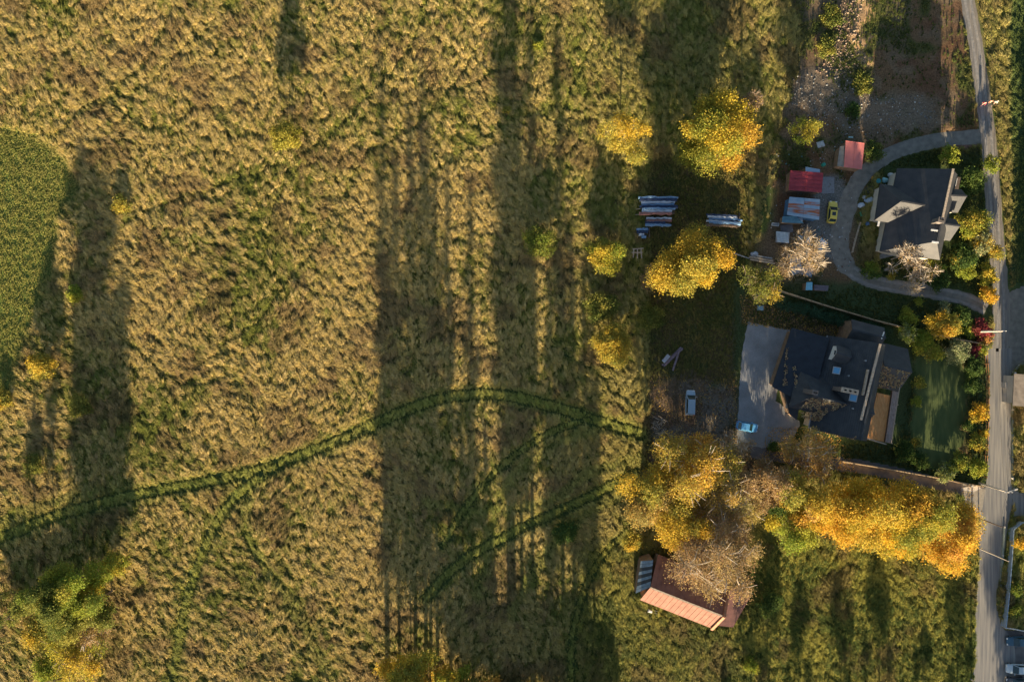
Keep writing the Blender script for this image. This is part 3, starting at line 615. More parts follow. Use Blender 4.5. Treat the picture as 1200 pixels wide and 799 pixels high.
SH('brown twiggy bush under the timber trestle', 765, 325, 3.5, 2.8, BRWN, 15, .7, cat='bush', name='bush')
SH('small golden shrub left of the red barn under the trees', 741, 633, 4, 2.0, GOLD, 16, 1.2, cat='bush', name='bush')
SH('dark green bush in shade where the lower track forks', 660, 622, 4, 2.6, GREN, 17, 1, cat='bush', name='bush')
SH('broad olive bush filling the lower part of the corner thicket', 60, 735, 5, 4.8, OLIV+GOLD, 61, 1.1, cat='bush', name='bush')
SH('yellow tipped bush on the right flank of the corner thicket', 132, 662, 6, 2.8, LIME+GOLD, 62, 1.1, cat='bush', name='bush')
SH('dull brown olive bush at the left edge of the corner thicket', 20, 712, 4, 3.6, OLIV+BRWN, 63, .9, cat='bush', name='bush')
SH('lime bush at the bottom of the corner thicket', 62, 785, 5, 4.0, LIME, 64, 1.0, cat='bush', name='bush')
SH('grass green shrub right of the barn end', 902, 705, 4, 2.6, GREN, 18, 1, cat='bush', name='bush')
SH('low green bush below the barn in the weeds', 880, 780, 2, 1.8, LIME, 19, .8, cat='bush', name='bush')
# garden shrubs
gard = [
 ('green and yellow shrub above the smaller dark roofed house', 1112, 183, 4.5, 1.8, LIME), ('yellow green shrub leaning over the track below the walkers', 1161, 194, 4, 1.7, LIME),
 ('dark green shrub between the small house and the track', 1138, 215, 4, 2.8, GREN), ('large yellow green shrub right of the house chimney', 1140, 262, 5, 3.2, LIME+GOLD),
 ('pale gold shrub beside the track level with the chimney', 1152, 283, 4.5, 2.4, GOLD+PALE), ('dark shrub south east of the smaller house', 1128, 300, 3.5, 2.8, GREN),
 ('bright yellow bush against the track below the pale gold shrub', 1166, 297, 3.2, 1.6, GOLD), ('yellow shrub under the lit hip of the smaller roof', 1092, 310, 3.5, 2.4, LIME+GOLD),
 ('golden shrub right of the yellow one under the hip roof', 1122, 303, 3.2, 1.8, GOLD), ('small yellow green shrub at the left of the garden strip', 1020, 318, 3.2, 1.9, GREN+LIME),
 ('tiny golden shrub in the garden strip above the drive', 1044, 324, 1.6, .9, GOLD), ('lime shrub near the end of the drive', 1132, 318, 2.6, 1.9, LIME),
 ('golden green shrub by the track above the drive mouth', 1158, 322, 3.6, 2.1, LIME+GOLD), ('orange yellow shrub at the mouth of the gravel drive', 1158, 346, 3.4, 1.8, YEL),
 ('dark green shrub inside the bend of the drive', 1100, 328, 3, 2.4, GREN), ('small lime conifer just below the gravel drive', 1077, 354, 2.6, .9, LIME),
 ('bright yellow tall shrub at the middle of the garden fence', 1104, 381, 7.5, 3.1, YEL+GOLD), ('lime shrub left of the bright yellow one by the fence', 1064, 371, 2.6, 1.8, LIME),
 ('pale green shrub just above the bright yellow fence shrub', 1106, 362, 3, 1.5, PALE), ('dark green shrub between fence and gravel drive', 1126, 372, 3, 2.2, GREN),
 ('dark red shrub beside the pole with the pink base', 1151, 385, 3.2, 1.8, REDP), ('orange red shrub under the pole at the road edge', 1153, 397, 2.6, 1.1, ORA+REDP),
 ('small yellow green shrub left of the red shrub', 1136, 388, 2, 1.4, LIME), ('flat lime shrub right of the bright yellow fence shrub', 1119, 386, 2, 1.5, LIME),
 ('yellow green shrub at the corner of the large house', 1062, 392, 3.6, 1.9, LIME+PALE), ('broad yellow green shrub right of the large house corner', 1080, 400, 3.6, 2.5, LIME),
 ('greenish yellow shrub at the top of the lawn', 1092, 412, 3, 2.1, LIME+GOLD), ('silver green shrub at the top right of the lawn', 1121, 411, 3.2, 2.5, PALE),
 ('maroon shrub beside the silver green one', 1139, 412, 2.6, 1.4, REDP), ('lime shrub at the road fence below the long fence end', 1148, 409, 2.4, 1.2, LIME),
 ('dark green shrub on the right of the lawn', 1141, 430, 3.2, 2.0, GREN), ('deep green shrub beside the lawn halfway down', 1140, 452, 3, 1.9, GREN),
 ('bright golden bush at the road edge beside the lawn', 1146, 483, 3.2, 2.0, YEL), ('small orange bush at the road edge under the golden bush', 1152, 509, 2, 1.0, YEL),
 ('gold and green shrub right of the lower lawn', 1145, 519, 3, 1.9, LIME+GOLD), ('dark shrub between the golden bush and the lawn', 1136, 498, 2.4, 1.4, GREN),
 ('round brown shrub at the right of the lawn', 1131, 526, 1.6, .8, BRWN), ('second round brown shrub above the first by the lawn', 1132, 501, 1.6, .7, BRWN),
 ('yellow green shrub in the lawn corner near the junction', 1146, 548, 3, 2.0, LIME), ('pale green shrub row end under the lawn', 1108, 552, 2.6, 2.0, LIME+PALE),
 ('green shrub below the lawn centre', 1124, 541, 2.8, 2.0, GREN+LIME), ('olive shrub at the left of the lawn beside the deck', 1077, 448, 2.4, 1.4, OLIV+LIME),
 ('small lime shrub left of the lawn beside the balcony', 1073, 470, 1.8, 1.0, LIME), ('small brown and lime shrub lower left of the lawn', 1072, 518, 2, 1.1, OLIV+GOLD),
 ('dark green hedge like shrub under the deck corner', 1060, 528, 2.4, 2.2, GREN), ('green shrub left of the lawn bottom', 1078, 540, 2.2, 1.7, GREN),
 ('yellow shrub at the right edge beside the metal wall', 1196, 636, 3, 1.3, YEL), ('green bush behind the metal wall', 1190, 690, 2.6, 1.3, GREN+LIME),
 ('long green bush behind the lower metal wall', 1190, 716, 2.4, 1.3, GREN+LIME), ('dark shrub above the green verge of the yard', 1000, 130, 1.6, 1.6, GREN),
 ('green weeds clump in the dirt plot above the rubble', 1010, 100, 1.0, 2.4, OLIV), ('dark green thicket left of the sand heap', 975, 20, 1.3, 2.4, OLIV),
 ('second dark thicket below the one by the sand heap', 968, 55, 1.3, 2.2, OLIV), ('dark green bush under the brown tree south of the driveway', 893, 588, 4.2, 2.6, GREN), ('dark bush between the brown tree and the first golden tree', 912, 592, 4.4, 2.8, GREN), ('low dark clipped bush at the bottom edge of the paved court', 906, 523, 1.4, 1.0, GREN), ('second low dark clipped bush at the bottom edge of the court', 915, 524, 1.2, .9, GREN+OLIV),
 ('olive bush added for shade under the amber tree near the court corner', 852, 548, 4.2, 2.8, OLIV), ('green bush under the lime and yellow tree', 932, 598, 4.2, 2.8, GREN+LIME), ('dark green bush behind the barn under the golden tree', 800, 640, 3, 2.8, GREN), ('brown bush added for shade below the silver van under the amber tree', 830, 530, 3.4, 2.4, BRWN+OLIV), ('dark bush beside the pink shed and the gravel drive', 1024, 178, 2.2, 2.0, GREN+OLIV)]  # olive and brown bushes under the amber tree are added to block low sun
for i, (lb, a, b, h_, R_s, p_) in enumerate(gard): SH(lb, a, b, h_, R_s, p_, 30+i, 1.2 if R_s < 1.5 else 1.05)
# clipped hedge along the garden fence and sprawling growth
hp = [(905, 356), (935, 362), (960, 369), (985, 377), (1010, 383), (1035, 389)]
hr = np.random.default_rng(9); HC = []
for a, b in zip(hp[:-1], hp[1:]):
    for t_ in np.linspace(0, 1, 46):
        q = P2(a[0]+(b[0]-a[0])*t_, a[1]+(b[1]-a[1])*t_); HC.append((q[0]+hr.uniform(-1.1, 1.1), q[1]+hr.uniform(-.9, .9), hr.uniform(.4, 1.9)))
HC = np.array(HC); hx = thing('hedge', 'long dark green hedge beside the garden fence above the large house', 'hedge', (*P2(970, 372), 0))
V, F, c_ = leaves(HC, 30, .28, .2, np.tile(pick((.055, .12, .065)), (len(HC), 1)), hr); np_mesh('foliage', V, F, LEAF, hx, c_)
hb = MB()
for q in HC[::9]: hb.tube([(q[0], q[1], 0), (q[0], q[1], 1.1)], [.03, .02], 4)
o = hb.build('stem', BARK, hx); o['kind'] = 'stuff'
# ------------------------------------------------------------------ fallen leaves, rubble
def litter(name, pts, cols, size, label, zf, parent=None):
    r = np.random.default_rng(len(pts)); n = len(pts); C = np.array([(x, y, zf(x, y)) for x, y in pts]) if callable(zf) else np.array([(x, y, zf) for x, y in pts])
    V, F, c = leaves(C, 1, .01, size, cols, r, 1.2); o = np_mesh(name, V, F, LEAF, parent, c, 'stuff')
    if not parent: o['label'] = label
    return o
def region_pts(poly, n, seed):
    r = np.random.default_rng(seed); xs = [p[0] for p in poly]; ys = [p[1] for p in poly]; x = r.uniform(min(xs), max(xs), n*3); y = r.uniform(min(ys), max(ys), n*3)
    k = inpoly(x, y, poly); x, y = x[k][:n], y[k][:n]; return np.array([P2(a, b) for a, b in zip(x, y)])
pts_ = np.concatenate([region_pts([(762, 440), (862, 445), (866, 530), (910, 545), (905, 600), (755, 600)], 7000, 1), region_pts([(866, 345), (990, 385), (985, 395), (870, 380)], 1600, 2),
    region_pts([(900, 500), (980, 500), (1010, 560), (890, 545)], 2200, 3), region_pts([(905, 590), (1140, 570), (1150, 680), (930, 650)], 3500, 4), region_pts([(925, 560), (1060, 560), (1130, 590), (930, 590)], 1200, 5)])
litter('fallen_leaves', pts_, pal(ORA+BRWN+BRWN, len(pts_), np.random.default_rng(5)), .24, 'orange brown fallen leaves scattered under the trees', .09)
def stones(name, poly, n, s0, s1, cols, label, seed, zf=None):
    r = np.random.default_rng(seed); p = region_pts(poly, n, seed); n = len(p); s = (s0+(s1-s0)*r.random(n)**3)
    base = np.array([(1, 0, 0), (0, 1, 0), (-1, 0, 0), (0, -1, 0), (0, 0, .7), (0, 0, -.5)], float); Fb = np.array([(0, 1, 4), (1, 2, 4), (2, 3, 4), (3, 0, 4), (1, 0, 5), (2, 1, 5), (3, 2, 5), (0, 3, 5)])
    zz = height(p[:, 0], p[:, 1]) if zf is None else np.full(n, zf)
    a = r.uniform(0, 6.28, n); B = base[None]*r.uniform(.6, 1.3, (n, 6, 1)); ca, sa = np.cos(a)[:, None], np.sin(a)[:, None]
    B = np.stack([B[..., 0]*ca-B[..., 1]*sa, B[..., 0]*sa+B[..., 1]*ca, B[..., 2]], 2)*s[:, None, None]
    V = (B+np.concatenate([p, zz[:, None]+.04], 1)[:, None]).reshape(-1, 3); F = (Fb[None]+6*np.arange(n)[:, None, None]).reshape(-1, 3)
    o = np_mesh(name, V, F, STONE, None, np.repeat(pal(cols, n, r), 8, 0), 'stuff'); o['label'] = label
STONE = attr_mat('rubble_stone', 'GEOMETRY', 0, .9)
stones('rubble', [(925, 88), (985, 84), (1020, 112), (1092, 112), (1100, 150), (1040, 158), (990, 160), (925, 125)], 1100, .05, .26, [((.20, .20, .20), 4), ((.28, .28, .27), 2), ((.45, .45, .43), 1), ((.13, .12, .11), 3)], 'grey rubble and stones strewn over the dirt plot', 11)
stones('rubble', [(985, 0), (1010, 0), (1005, 40), (1015, 75), (985, 95), (955, 85), (975, 50)], 900, .06, .3, [((.28, .22, .16), 4), ((.20, .14, .11), 2)], 'brown clods and stones beside the sand heaps', 12)
stones('rubble', [(905, 150), (1000, 150), (1000, 330), (900, 330)], 500, .05, .26, [((.4, .42, .45), 2), ((.16, .11, .09), 3), ((.10, .2, .2), 1)], 'small scraps littering the junk yard floor', 13)
stones('rubble', [(1183, 612), (1200, 612), (1200, 660), (1184, 660)], 300, .1, .35, [((.5, .45, .4), 2), ((.2, .15, .12), 3), ((.1, .12, .2), 1)], 'mixed stones and leaves behind the metal wall', 14)
# ------------------------------------------------------------------ buildings
def roofblock(root, A, B, zr, wl_, wr_, zl, ze, roofm, wallm, hipA=0, hipB=0, inset=.45, t=.22, roofname='roof', wall=True, panels=0):
    """ridge A->B at zr; left / right runs and eave heights; hip lengths beyond the ridge ends"""
    A, B = np.array(A[:2], float), np.array(B[:2], float); L = np.linalg.norm(B-A); d = (B-A)/L; n = np.array((-d[1], d[0]))
    def pt(s, q, z_): p = A+d*s+n*q; return (p[0], p[1], z_)
    rA, rB = pt(0, 0, zr), pt(L, 0, zr); lA, lB = pt(-hipA, wl_, zl), pt(L+hipB, wl_, zl); eA, eB = pt(-hipA, -wr_, ze), pt(L+hipB, -wr_, ze)
    if panels:
        for (a0, a1, b0, b1, cn) in ((rA, rB, lA, lB, 'roof_panel'), (rA, rB, eA, eB, 'roof_panel')):
            for i in range(panels):
                f0, f1 = i/panels+.0015, (i+1)/panels-.0015; q = lambda u, v, f: tuple(u[k]+(v[k]-u[k])*f for k in range(3))
                m = MB(); dz = .02*random.random()
                pp = [q(a0, a1, f0), q(a0, a1, f1), q(b0, b1, f1), q(b0, b1, f0)]; pp = [(p[0], p[1], p[2]+dz) for p in pp]
                m.slab(pp, .06); m.beam((pp[1][0], pp[1][1], pp[1][2]+.03), (pp[2][0], pp[2][1], pp[2][2]+.03), .10, .07); m.build(cn, roofm, root)
    else:
        r = MB(); r.slab([rA, rB, lB, lA], t); r.slab([rB, rA, eA, eB], t)
        if hipA: r.slab([lA, eA, rA], t)
        if hipB: r.slab([eB, lB, rB], t)
        r.beam((rA[0], rA[1], rA[2]+.05), (rB[0], rB[1], rB[2]+.05), .28, .14)
        r.build(roofname, roofm, root)
    if wall:
        w = MB(); i2 = inset
        w0 = -hipA+i2; w1 = L+hipB-i2; zlo = min(zl, ze)
        if not (hipA or hipB):
            def zz(q): return zr-(zr-zl)*q/wl_ if q > 0 else zr-(zr-ze)*(-q)/wr_
            pr = [(wl_-i2, 0), (wl_-i2, zz(wl_-i2)-t-.03), (0, zr-t-.05), (-wr_+i2, zz(-wr_+i2)-t-.03), (-wr_+i2, 0)]
            vs = [pt(w0, q, z_) for q, z_ in pr]+[pt(w1, q, z_) for q, z_ in pr]
            w.add(vs, [(0, 1, 2, 3, 4), (9, 8, 7, 6, 5)]+[(i, i+5, (i+1) % 5+5, (i+1) % 5) for i in range(5)])
        else:
            c = pt((w0+w1)/2, (wl_-wr_)/2, 0); w.box(c[0], c[1], 0, w1-w0, wl_+wr_-2*i2, zlo-.05, math.atan2(d[1], d[0]))
        w.build('wall', wallm, root)
    return pt
def window(root, c, nrm, w, h, name='window'):
    n = Vector(nrm).normalized(); u = Vector((-n.y, n.x, 0)); c = Vector(c)
    def fr(e, th): return [tuple(c+u*a*w/2*e+Vector((0, 0, b*h/2*e))+n*th) for a, b in ((-1, -1), (1, -1), (1, 1), (-1, 1))]
    m = MB(); vs = fr(1.15, .0)+fr(1.15, .06)+fr(.9, .06)+fr(.9, .02)
    m.add(vs, [(4*0+i, 4*0+(i+1) % 4, 4+(i+1) % 4, 4+i) for i in range(4)]+[(4+i, 4+(i+1) % 4, 8+(i+1) % 4, 8+i) for i in range(4)]+[(8+i, 8+(i+1) % 4, 12+(i+1) % 4, 12+i) for i in range(4)])
    o = m.build(name, WHITE, root); g = MB(); g.add(fr(.9, .025), [(0, 1, 2, 3)]); g.build('pane', DGLASS, o)
def chimney(root, px, py, z0, z1, sx=.9, sy=.7, rot=-.27):
    x, y = P2(px, py, z1); m = MB(); m.box(x, y, z0, sx, sy, z1-z0, rot); o = m.build('chimney', BRICKR, root)
    c = MB(); c.box(x, y, z1, sx+.2, sy+.2, .12, rot); c.build('cap', BRICKR, o)
    for k in (-.2, .2): f = MB(); f.lathe(x+k*math.cos(rot), y+k*math.sin(rot), [(.13, z1+.12), (.12, z1+.45), (.08, z1+.45), (.08, z1+.3)], 8); f.build('flue', DARK, o)
def skylight(root, px, py, z_, rot, slope, w=.95, h=1.2):
    """slope: (dz per metre east, dz per metre north) of the roof"""
    x, y = P2(px, py, z_); c, s = math.cos(rot), math.sin(rot)
    def q(e, dz): return [(x+a*w*e*c-b*h*e*s, y+a*w*e*s+b*h*e*c, z_+dz+slope[0]*(a*w*e*c-b*h*e*s)+slope[1]*(a*w*e*s+b*h*e*c)) for a, b in ((-.5, -.5), (.5, -.5), (.5, .5), (-.5, .5))]
    m = MB(); vs = q(1.12, .02)+q(1.12, .14)+q(.88, .14)+q(.88, .09)
    m.add(vs, [(i, (i+1) % 4, 4+(i+1) % 4, 4+i) for i in range(4)]+[(4+i, 4+(i+1) % 4, 8+(i+1) % 4, 8+i) for i in range(4)]+[(8+i, 8+(i+1) % 4, 12+(i+1) % 4, 12+i) for i in range(4)])
    o = m.build('skylight', STEEL, root); g = MB(); g.add(q(.9, .11), [(0, 1, 2, 3)]); g.build('pane', SKYG, o)
SKYG = mat('skylight_glass', (.10, .34, .62), .15, .05, 1, spec=.8)
# ---- the large dark house
h1 = thing('house', 'large house with dark slate roof, skylights and a wooden deck beside the paved court', 'house', (*P2(990, 455), 0))
RN, RS = P(1032, 402, 9.4), P(1009, 516, 9.4)
d_ = (np.array(RN[:2])-np.array(RS[:2])); dl = np.linalg.norm(d_); d_ /= dl; n_ = np.array((-d_[1], d_[0]))   # n_ points west
roofblock(h1, RS, RN, 9.4, 7.2, 2.1, 3.7, 7.4, ROOFD, WALLW)
ang1 = math.atan2(-n_[1], -n_[0]); sl = (9.4-3.7)/7.2
def on1(s, w): p = np.array(RS[:2])+d_*s+n_*w; return p
for (px, py, zz) in ((980, 434, 6.0), (999.5, 466, 7.6)): skylight(h1, px, py, zz+.12, ang1, (-n_[0]*sl, -n_[1]*sl))
# west cross wing with sunny south slope
wa, wb = P(955, 463, 7.4), P(996, 474, 7.4)
roofblock(h1, wa, wb, 7.4, 4.6, 3.3, 3.3, 4.6, ROOFD, WALLW, hipA=2.8)
chimney(h1, 955, 460, 4, 9.6, .9, .75)
# north-west dormer
da, db = P(981, 413, 7.4), P(998, 418.5, 7.4)
roofblock(h1, da, db, 7.5, 1.5, 1.5, 6.2, 6.2, ROOFD, WHITE, inset=.2, t=.12, roofname='dormer_roof')
wv = np.array(da[:2]); window(h1, (*(wv+n_*-.12+0), 6.4), (n_[0], n_[1], 0), .9, .8)
# south chimney stack and firewall strip
cx_, cy_ = P2(996, 458, 9.6); m = MB(); m.box(cx_, cy_, 6.0, 3.0, .75, 3.5, ang1); o = m.build('chimney_stack', BRICKR, h1); m = MB(); m.box(cx_, cy_, 9.5, 3.2, .95, .14, ang1); m.build('cap', PALEW, o)
for k in (-.9, 0, .9): m = MB(); m.lathe(cx_+k*math.cos(ang1), cy_+k*math.sin(ang1), [(.16, 9.64), (.15, 10.0), (.1, 10.0), (.1, 9.8)], 8); m.build('flue', DARK, o)
m = MB(); m.beam(P(1017, 433, 9.0), P(1011, 463, 9.0), .3, .5); m.build('roof_rail', PALEW, h1)
m = MB(); a_, b_ = P(1031.5, 403, 9.58), P(1009, 492, 9.58); m.beam(a_, b_, .42, .18); m.build('ridge_cap', PALEW, h1)
# lower east roof, with a north bay
roofblock(h1, P(1036, 428, 6.8), P(1069, 436, 6.8), 6.8, 4.4, 4.0, 3.6, 3.8, ROOFD, WALLW)
roofblock(h1, P(999, 386, 6.0), P(1038, 396, 6.0), 6.0, 2.0, 1.8, 4.6, 4.8, ROOFD, WALLD, inset=.2)
m = MB(); m.beam(P(1036, 389, 5.5), P(1033, 397, 6.15), .18, .12); m.build('verge_board', WHITE, h1)
# small east dormer over the deck
roofblock(h1, P(1012, 481, 8.4), P(1025, 485, 8.4), 8.4, 1.7, 1.5, 7.0, 7.1, ROOFD, WALLW, inset=.2, t=.12, roofname='dormer_roof')
# garage wing: low mono-pitch roof
gp = [P(928, 384, 3.6), P(972, 396, 4.6), P(950, 478, 4.6), P(905, 453, 3.4)]
m = MB(); m.slab(gp, .22); m.build('garage_roof', mat('garage_roof_felt', (.022, .03, .042), .6, .2, .8, .2, 6), h1)
m = MB(); g0_ = [P(931, 388, 3.6), P(969, 398, 4.6), P(950, 474, 4.6), P(909, 451, 3.4)]; m.add([(p[0], p[1], 0) for p in g0_]+[(p[0], p[1], p[2]-.25) for p in g0_], [(0, 1, 5, 4), (1, 2, 6, 5), (2, 3, 7, 6), (3, 0, 4, 7)][::-1]); m.build('garage_wall', WALLD, h1)
gm = [P(916, 448, 3.3), P(940, 456, 3.3), P(934, 492, 3.0), P(926, 486, 3.0)]; m = MB(); m.slab(gm, .2); m.build('porch_roof', ROOFD, h1)
m = MB(); g1_ = [P(918, 450, 3), P(938, 457, 3), P(933, 489, 3), P(927, 484, 3)]; m.add([(p[0], p[1], 0) for p in g1_]+[(p[0], p[1], 2.75) for p in g1_], [(0, 4, 5, 1), (1, 5, 6, 2), (2, 6, 7, 3), (3, 7, 4, 0)]); m.build('porch_wall', WALLD, h1)
for (px, py) in ((921.5, 461), (924, 474)):
    x, y = P2(px, py, 2.6); m = MB(); m.box(x, y, 2.45, .9, 1.5, .1, ang1); m.build('awning', PALEW, h1)
# deck with boards, rails
dk = [P(1028, 460, 3.1), P(1046, 464, 3.1), P(1037, 518, 3.1), P(1016, 513, 3.1)]
DECK = mat('orange_deck_wood', (.62, .28, .09), .6, .25, 1.2, .2, 8, stretch=(4, 1, 1), c2=(.80, .44, .18))
nb_ = 15
for i in range(nb_):
    q = lambda u, v, f: tuple(u[k]+(v[k]-u[k])*f for k in range(3)); f0, f1 = i/nb_+.006, (i+1)/nb_-.006
    m = MB(); m.slab([q(dk[0], dk[1], f0), q(dk[0], dk[1], f1), q(dk[3], dk[2], f1), q(dk[3], dk[2], f0)], .06); m.build('deck_board', DECK, h1)
m = MB(); m.slab([(p[0], p[1], 3.0) for p in dk], .2); m.build('deck_frame', DARKW, h1)
ek = [P(1046.5, 455, 3.6), P(1054, 452, 3.6), P(1044, 519, 3.6), P(1037.5, 518, 3.6)]
GREYW = mat('grey_wood', (.34, .27, .24), .85, .3, 2, .2, 8, stretch=(5, 1, 1))
for i in range(4):
    f0, f1 = i/4+.02, (i+1)/4-.02; m = MB(); m.slab([q(ek[0], ek[1], f0), q(ek[0], ek[1], f1), q(ek[3], ek[2], f1), q(ek[3], ek[2], f0)], .12); m.build('balcony_board', GREYW, h1)
m = MB(); m.slab([(p[0], p[1], 3.3) for p in ek], .3); m.build('balcony_frame', DARKW, h1)
m = MB(); m.beam(P(1014, 513, 4.0), P(1037.5, 520, 4.0), .22, .12); m.beam(P(1054.5, 452, 4.6), P(1044.5, 519, 4.6), .12, .1); m.build('handrail', PALEW, h1)
for (px, py) in ((1015, 513.5), (1026, 516.8), (1037, 520), (1044, 519), (1047.5, 496), (1051, 474), (1054, 453)):
    m = MB(); x, y = P2(px, py, 3.5); m.box(x, y, 0, .16, .16, 3.95); m.build('post', PALEW, h1)
m = MB(); m.slab([P(1026, 433, 4.3), P(1030, 434, 4.3), P(1020, 478, 4.3), P(1013, 478, 4.3)], .2); m.build('side_roof', ROOFD, h1)
wc = on1(dl*.25, 6.9); window(h1, (wc[0]+n_[0]*-.1, wc[1], 1.6), (n_[0], n_[1], 0), 1.4, 1.3); wc = on1(dl*.02, 3.5)
for f_, w_ in ((-.45, 3.2), (-.45, 5.2)):
    p = np.array(RS[:2])+d_*.40+n_*w_; window(h1, (p[0]-d_[0]*.0, p[1]-d_[1]*.0, 2.0), (-d_[0], -d_[1], 0), 1.2, 1.3)
# leaves lying on roofs
LIT = [((.50, .36, .20), 3), ((.62, .46, .26), 2), ((.34, .22, .12), 2)]
def roof_leaves(label, poly, zfun, n, seed, dz=.12):
    r = np.random.default_rng(seed); xs = [p[0] for p in poly]; ys = [p[1] for p in poly]; x = r.uniform(min(xs), max(xs), n*4); y = r.uniform(min(ys), max(ys), n*4)
    k = inpoly(x, y, poly) & (fbm(x/6, y/6, 1.6, 3) > .36); x, y = x[k][:n], y[k][:n]; C = np.array([(*P2(a, b, zfun(a, b)), zfun(a, b)+dz) for a, b in zip(x, y)])
    V, F, c = leaves(C, 1, .01, .30, pal(LIT, len(C), r), r, 1.5); o = np_mesh('roof_leaves', V, F, LEAF, None, c, 'stuff'); o['label'] = label
def plane_z(A, B, C):
    A, B, C = [np.array(v, float) for v in (A, B, C)]; n = np.cross(B-A, C-A); return lambda x, y: A[2]-(n[0]*(x-A[0])+n[1]*(y-A[1]))/n[2]
zs = plane_z((955, 463, 7.4), (996, 474, 7.4), (953, 491, 4.6)); roof_leaves('golden leaves covering the sunny slope of the west wing', [(950, 466), (994, 474), (968, 484), (960, 494), (940, 490), (937, 478)], zs, 620, 21)
zm = lambda x, y: 9.4-sl*max(0, (1020-x-(y-460)*.24)/6*.93)
roof_leaves('band of golden leaves across the main roof', [(968, 482), (985, 488), (1008, 492), (1006, 496), (990, 496), (966, 490)], zm, 160, 22)
roof_leaves('golden leaves along the south edge of the main roof', [(966, 502), (985, 506), (1006, 512), (1005, 517), (985, 512), (964, 507)], zm, 160, 23)
ze_ = plane_z((1036, 428, 6.8), (1069, 436, 6.8), (1032, 455, 3.8)); roof_leaves('brown leaves scattered over the lower east roof', [(1034, 428), (1068, 437), (1052, 455), (1026, 455)], ze_, 420, 24)
zg = lambda x, y: 3.5+1.1*(x-905-(453-y)*.33)/45
roof_leaves('strip of pale leaves along the gutter of the garage roof', [(921, 404), (924, 404), (922, 452), (917, 452)], zg, 90, 25)
roof_leaves('short streak of pale leaves on the lower garage roof', [(929, 428), (932, 428), (935, 454), (931, 454)], zg, 60, 26)
m = MB(); a_ = np.array(RS[:2])+n_*7.25; b_ = np.array(RN[:2])+n_*7.25; m.beam((*a_, 3.68), (*b_, 3.68), .16, .12); m.build('gutter', STEEL, h1)
for f_, w_ in ((.30, 2.0), (.62, 3.4), (.80, 1.6)):
    p = np.array(RS[:2])+d_*dl*f_+n_*w_; m = MB(); zz = 9.4-sl*w_; m.lathe(p[0], p[1], [(.12, zz-.1), (.12, zz+.45), (.17, zz+.47), (.17, zz+.55), (.02, zz+.62)], 8); m.build('vent_pipe', STEEL, h1)
for k in range(1, 24):
    w_ = 7.2*k/24
    m = MB() if k == 1 else m
    a_ = np.array(RS[:2])+n_*w_; b_ = np.array(RN[:2])+n_*w_; m.beam((*a_, 9.4-sl*w_+.01), (*b_, 9.4-sl*w_+.01), .07, .05)
o = m.build('roof_courses', ROOFD, h1); o['kind'] = 'stuff'
# ---- the smaller dark house
h2 = thing('house', 'smaller house with steep dark roof and gabled dormers beside the curved drive', 'house', (*P2(1085, 250), 0))
A2, B2 = P(1098, 283, 9), P(1116, 198, 9)
roofblock(h2, A2, B2, 9, 7.1, 2.6, 3.5, 6.6, ROOFB, WALLW, hipA=2.6)
roofblock(h2, P(1056, 236, 7.0), P(1091, 242, 7.0), 7.0, 3.7, 3.4, 3.4, 3.7, ROOFB, WALLW, hipA=2.6)
roofblock(h2, P(1112, 229, 7.4), P(1133, 230, 7.4), 7.4, 1.6, 2.6, 5.8, 5.0, ROOFB, WALLW, inset=.25, t=.14, roofname='dormer_roof')
roofblock(h2, P(1104, 262, 7.4), P(1125, 265, 7.4), 7.4, 1.6, 2.4, 5.8, 5.0, ROOFB, WALLW, inset=.25, t=.14, roofname='dormer_roof')
chimney(h2, 1103, 258, 5, 10.2, .95, .8)
m = MB(); m.beam(P(1117, 198, 9.2), P(1104, 258, 9.2), .40, .16); m.build('ridge_cap', PALEW, h2)
for a, b, zz in (((1037, 226), (1029, 265), 3.3), ((1053, 206), (1050, 216), 3.4), ((1039, 268), (1034, 290), 3.3)):
    m = MB(); m.beam(P(*a, zz), P(*b, zz), .38, .14); m.build('gutter', WHITE, h2)
m = MB(); m.slab([P(1120, 207, 3), P(1126, 208, 3), P(1123, 224, 3), P(1118, 223, 3)], .2); m.build('balcony', DARKW, h2)
m = MB(); m.beam(P(1121, 209, 4), P(1119, 218, 4), .3, .12); m.beam(P(1113, 245, 4.2), P(1111, 252, 4.2), .35, .12); m.build('balcony_rail', WHITE, h2)
for (px, py) in ((1096, 270), (1097, 284)): m = MB(); m.beam(P(px-5, py-.6, 9.2), P(px+3, py+.4, 9.4), .28, .1); m.build('roof_bracket', WHITE, h2)
x2, y2 = P2(1029, 300, 1); 
for k, (px, py) in enumerate(((1040, 240), (1038, 252))):
    x, y = P2(px, py, 2); window(h2, (x-.1, y, 1.7), (-1, .2, 0), 1.1, 1.2)
# grey planked ramp in front of the south side of the smaller house
rp = thing('plank_stack', 'long stack of grey planks below the smaller house', 'planks', (*P2(1040, 300), 0))
for i in range(6):
    m = MB(); a = P(1010, 304+i*.9, .3); b = P(1042+3*i % 7, 296+i*.8, .3); m.beam((a[0], a[1], .25+.03*(i % 3)), (b[0], b[1], .25+.03*(i % 3)), .2, .08); m.build('plank', mat('grey_plank', (.26, .28, .30), .9, .3, 3) if i == 0 else bpy.data.materials['grey_plank'], rp)
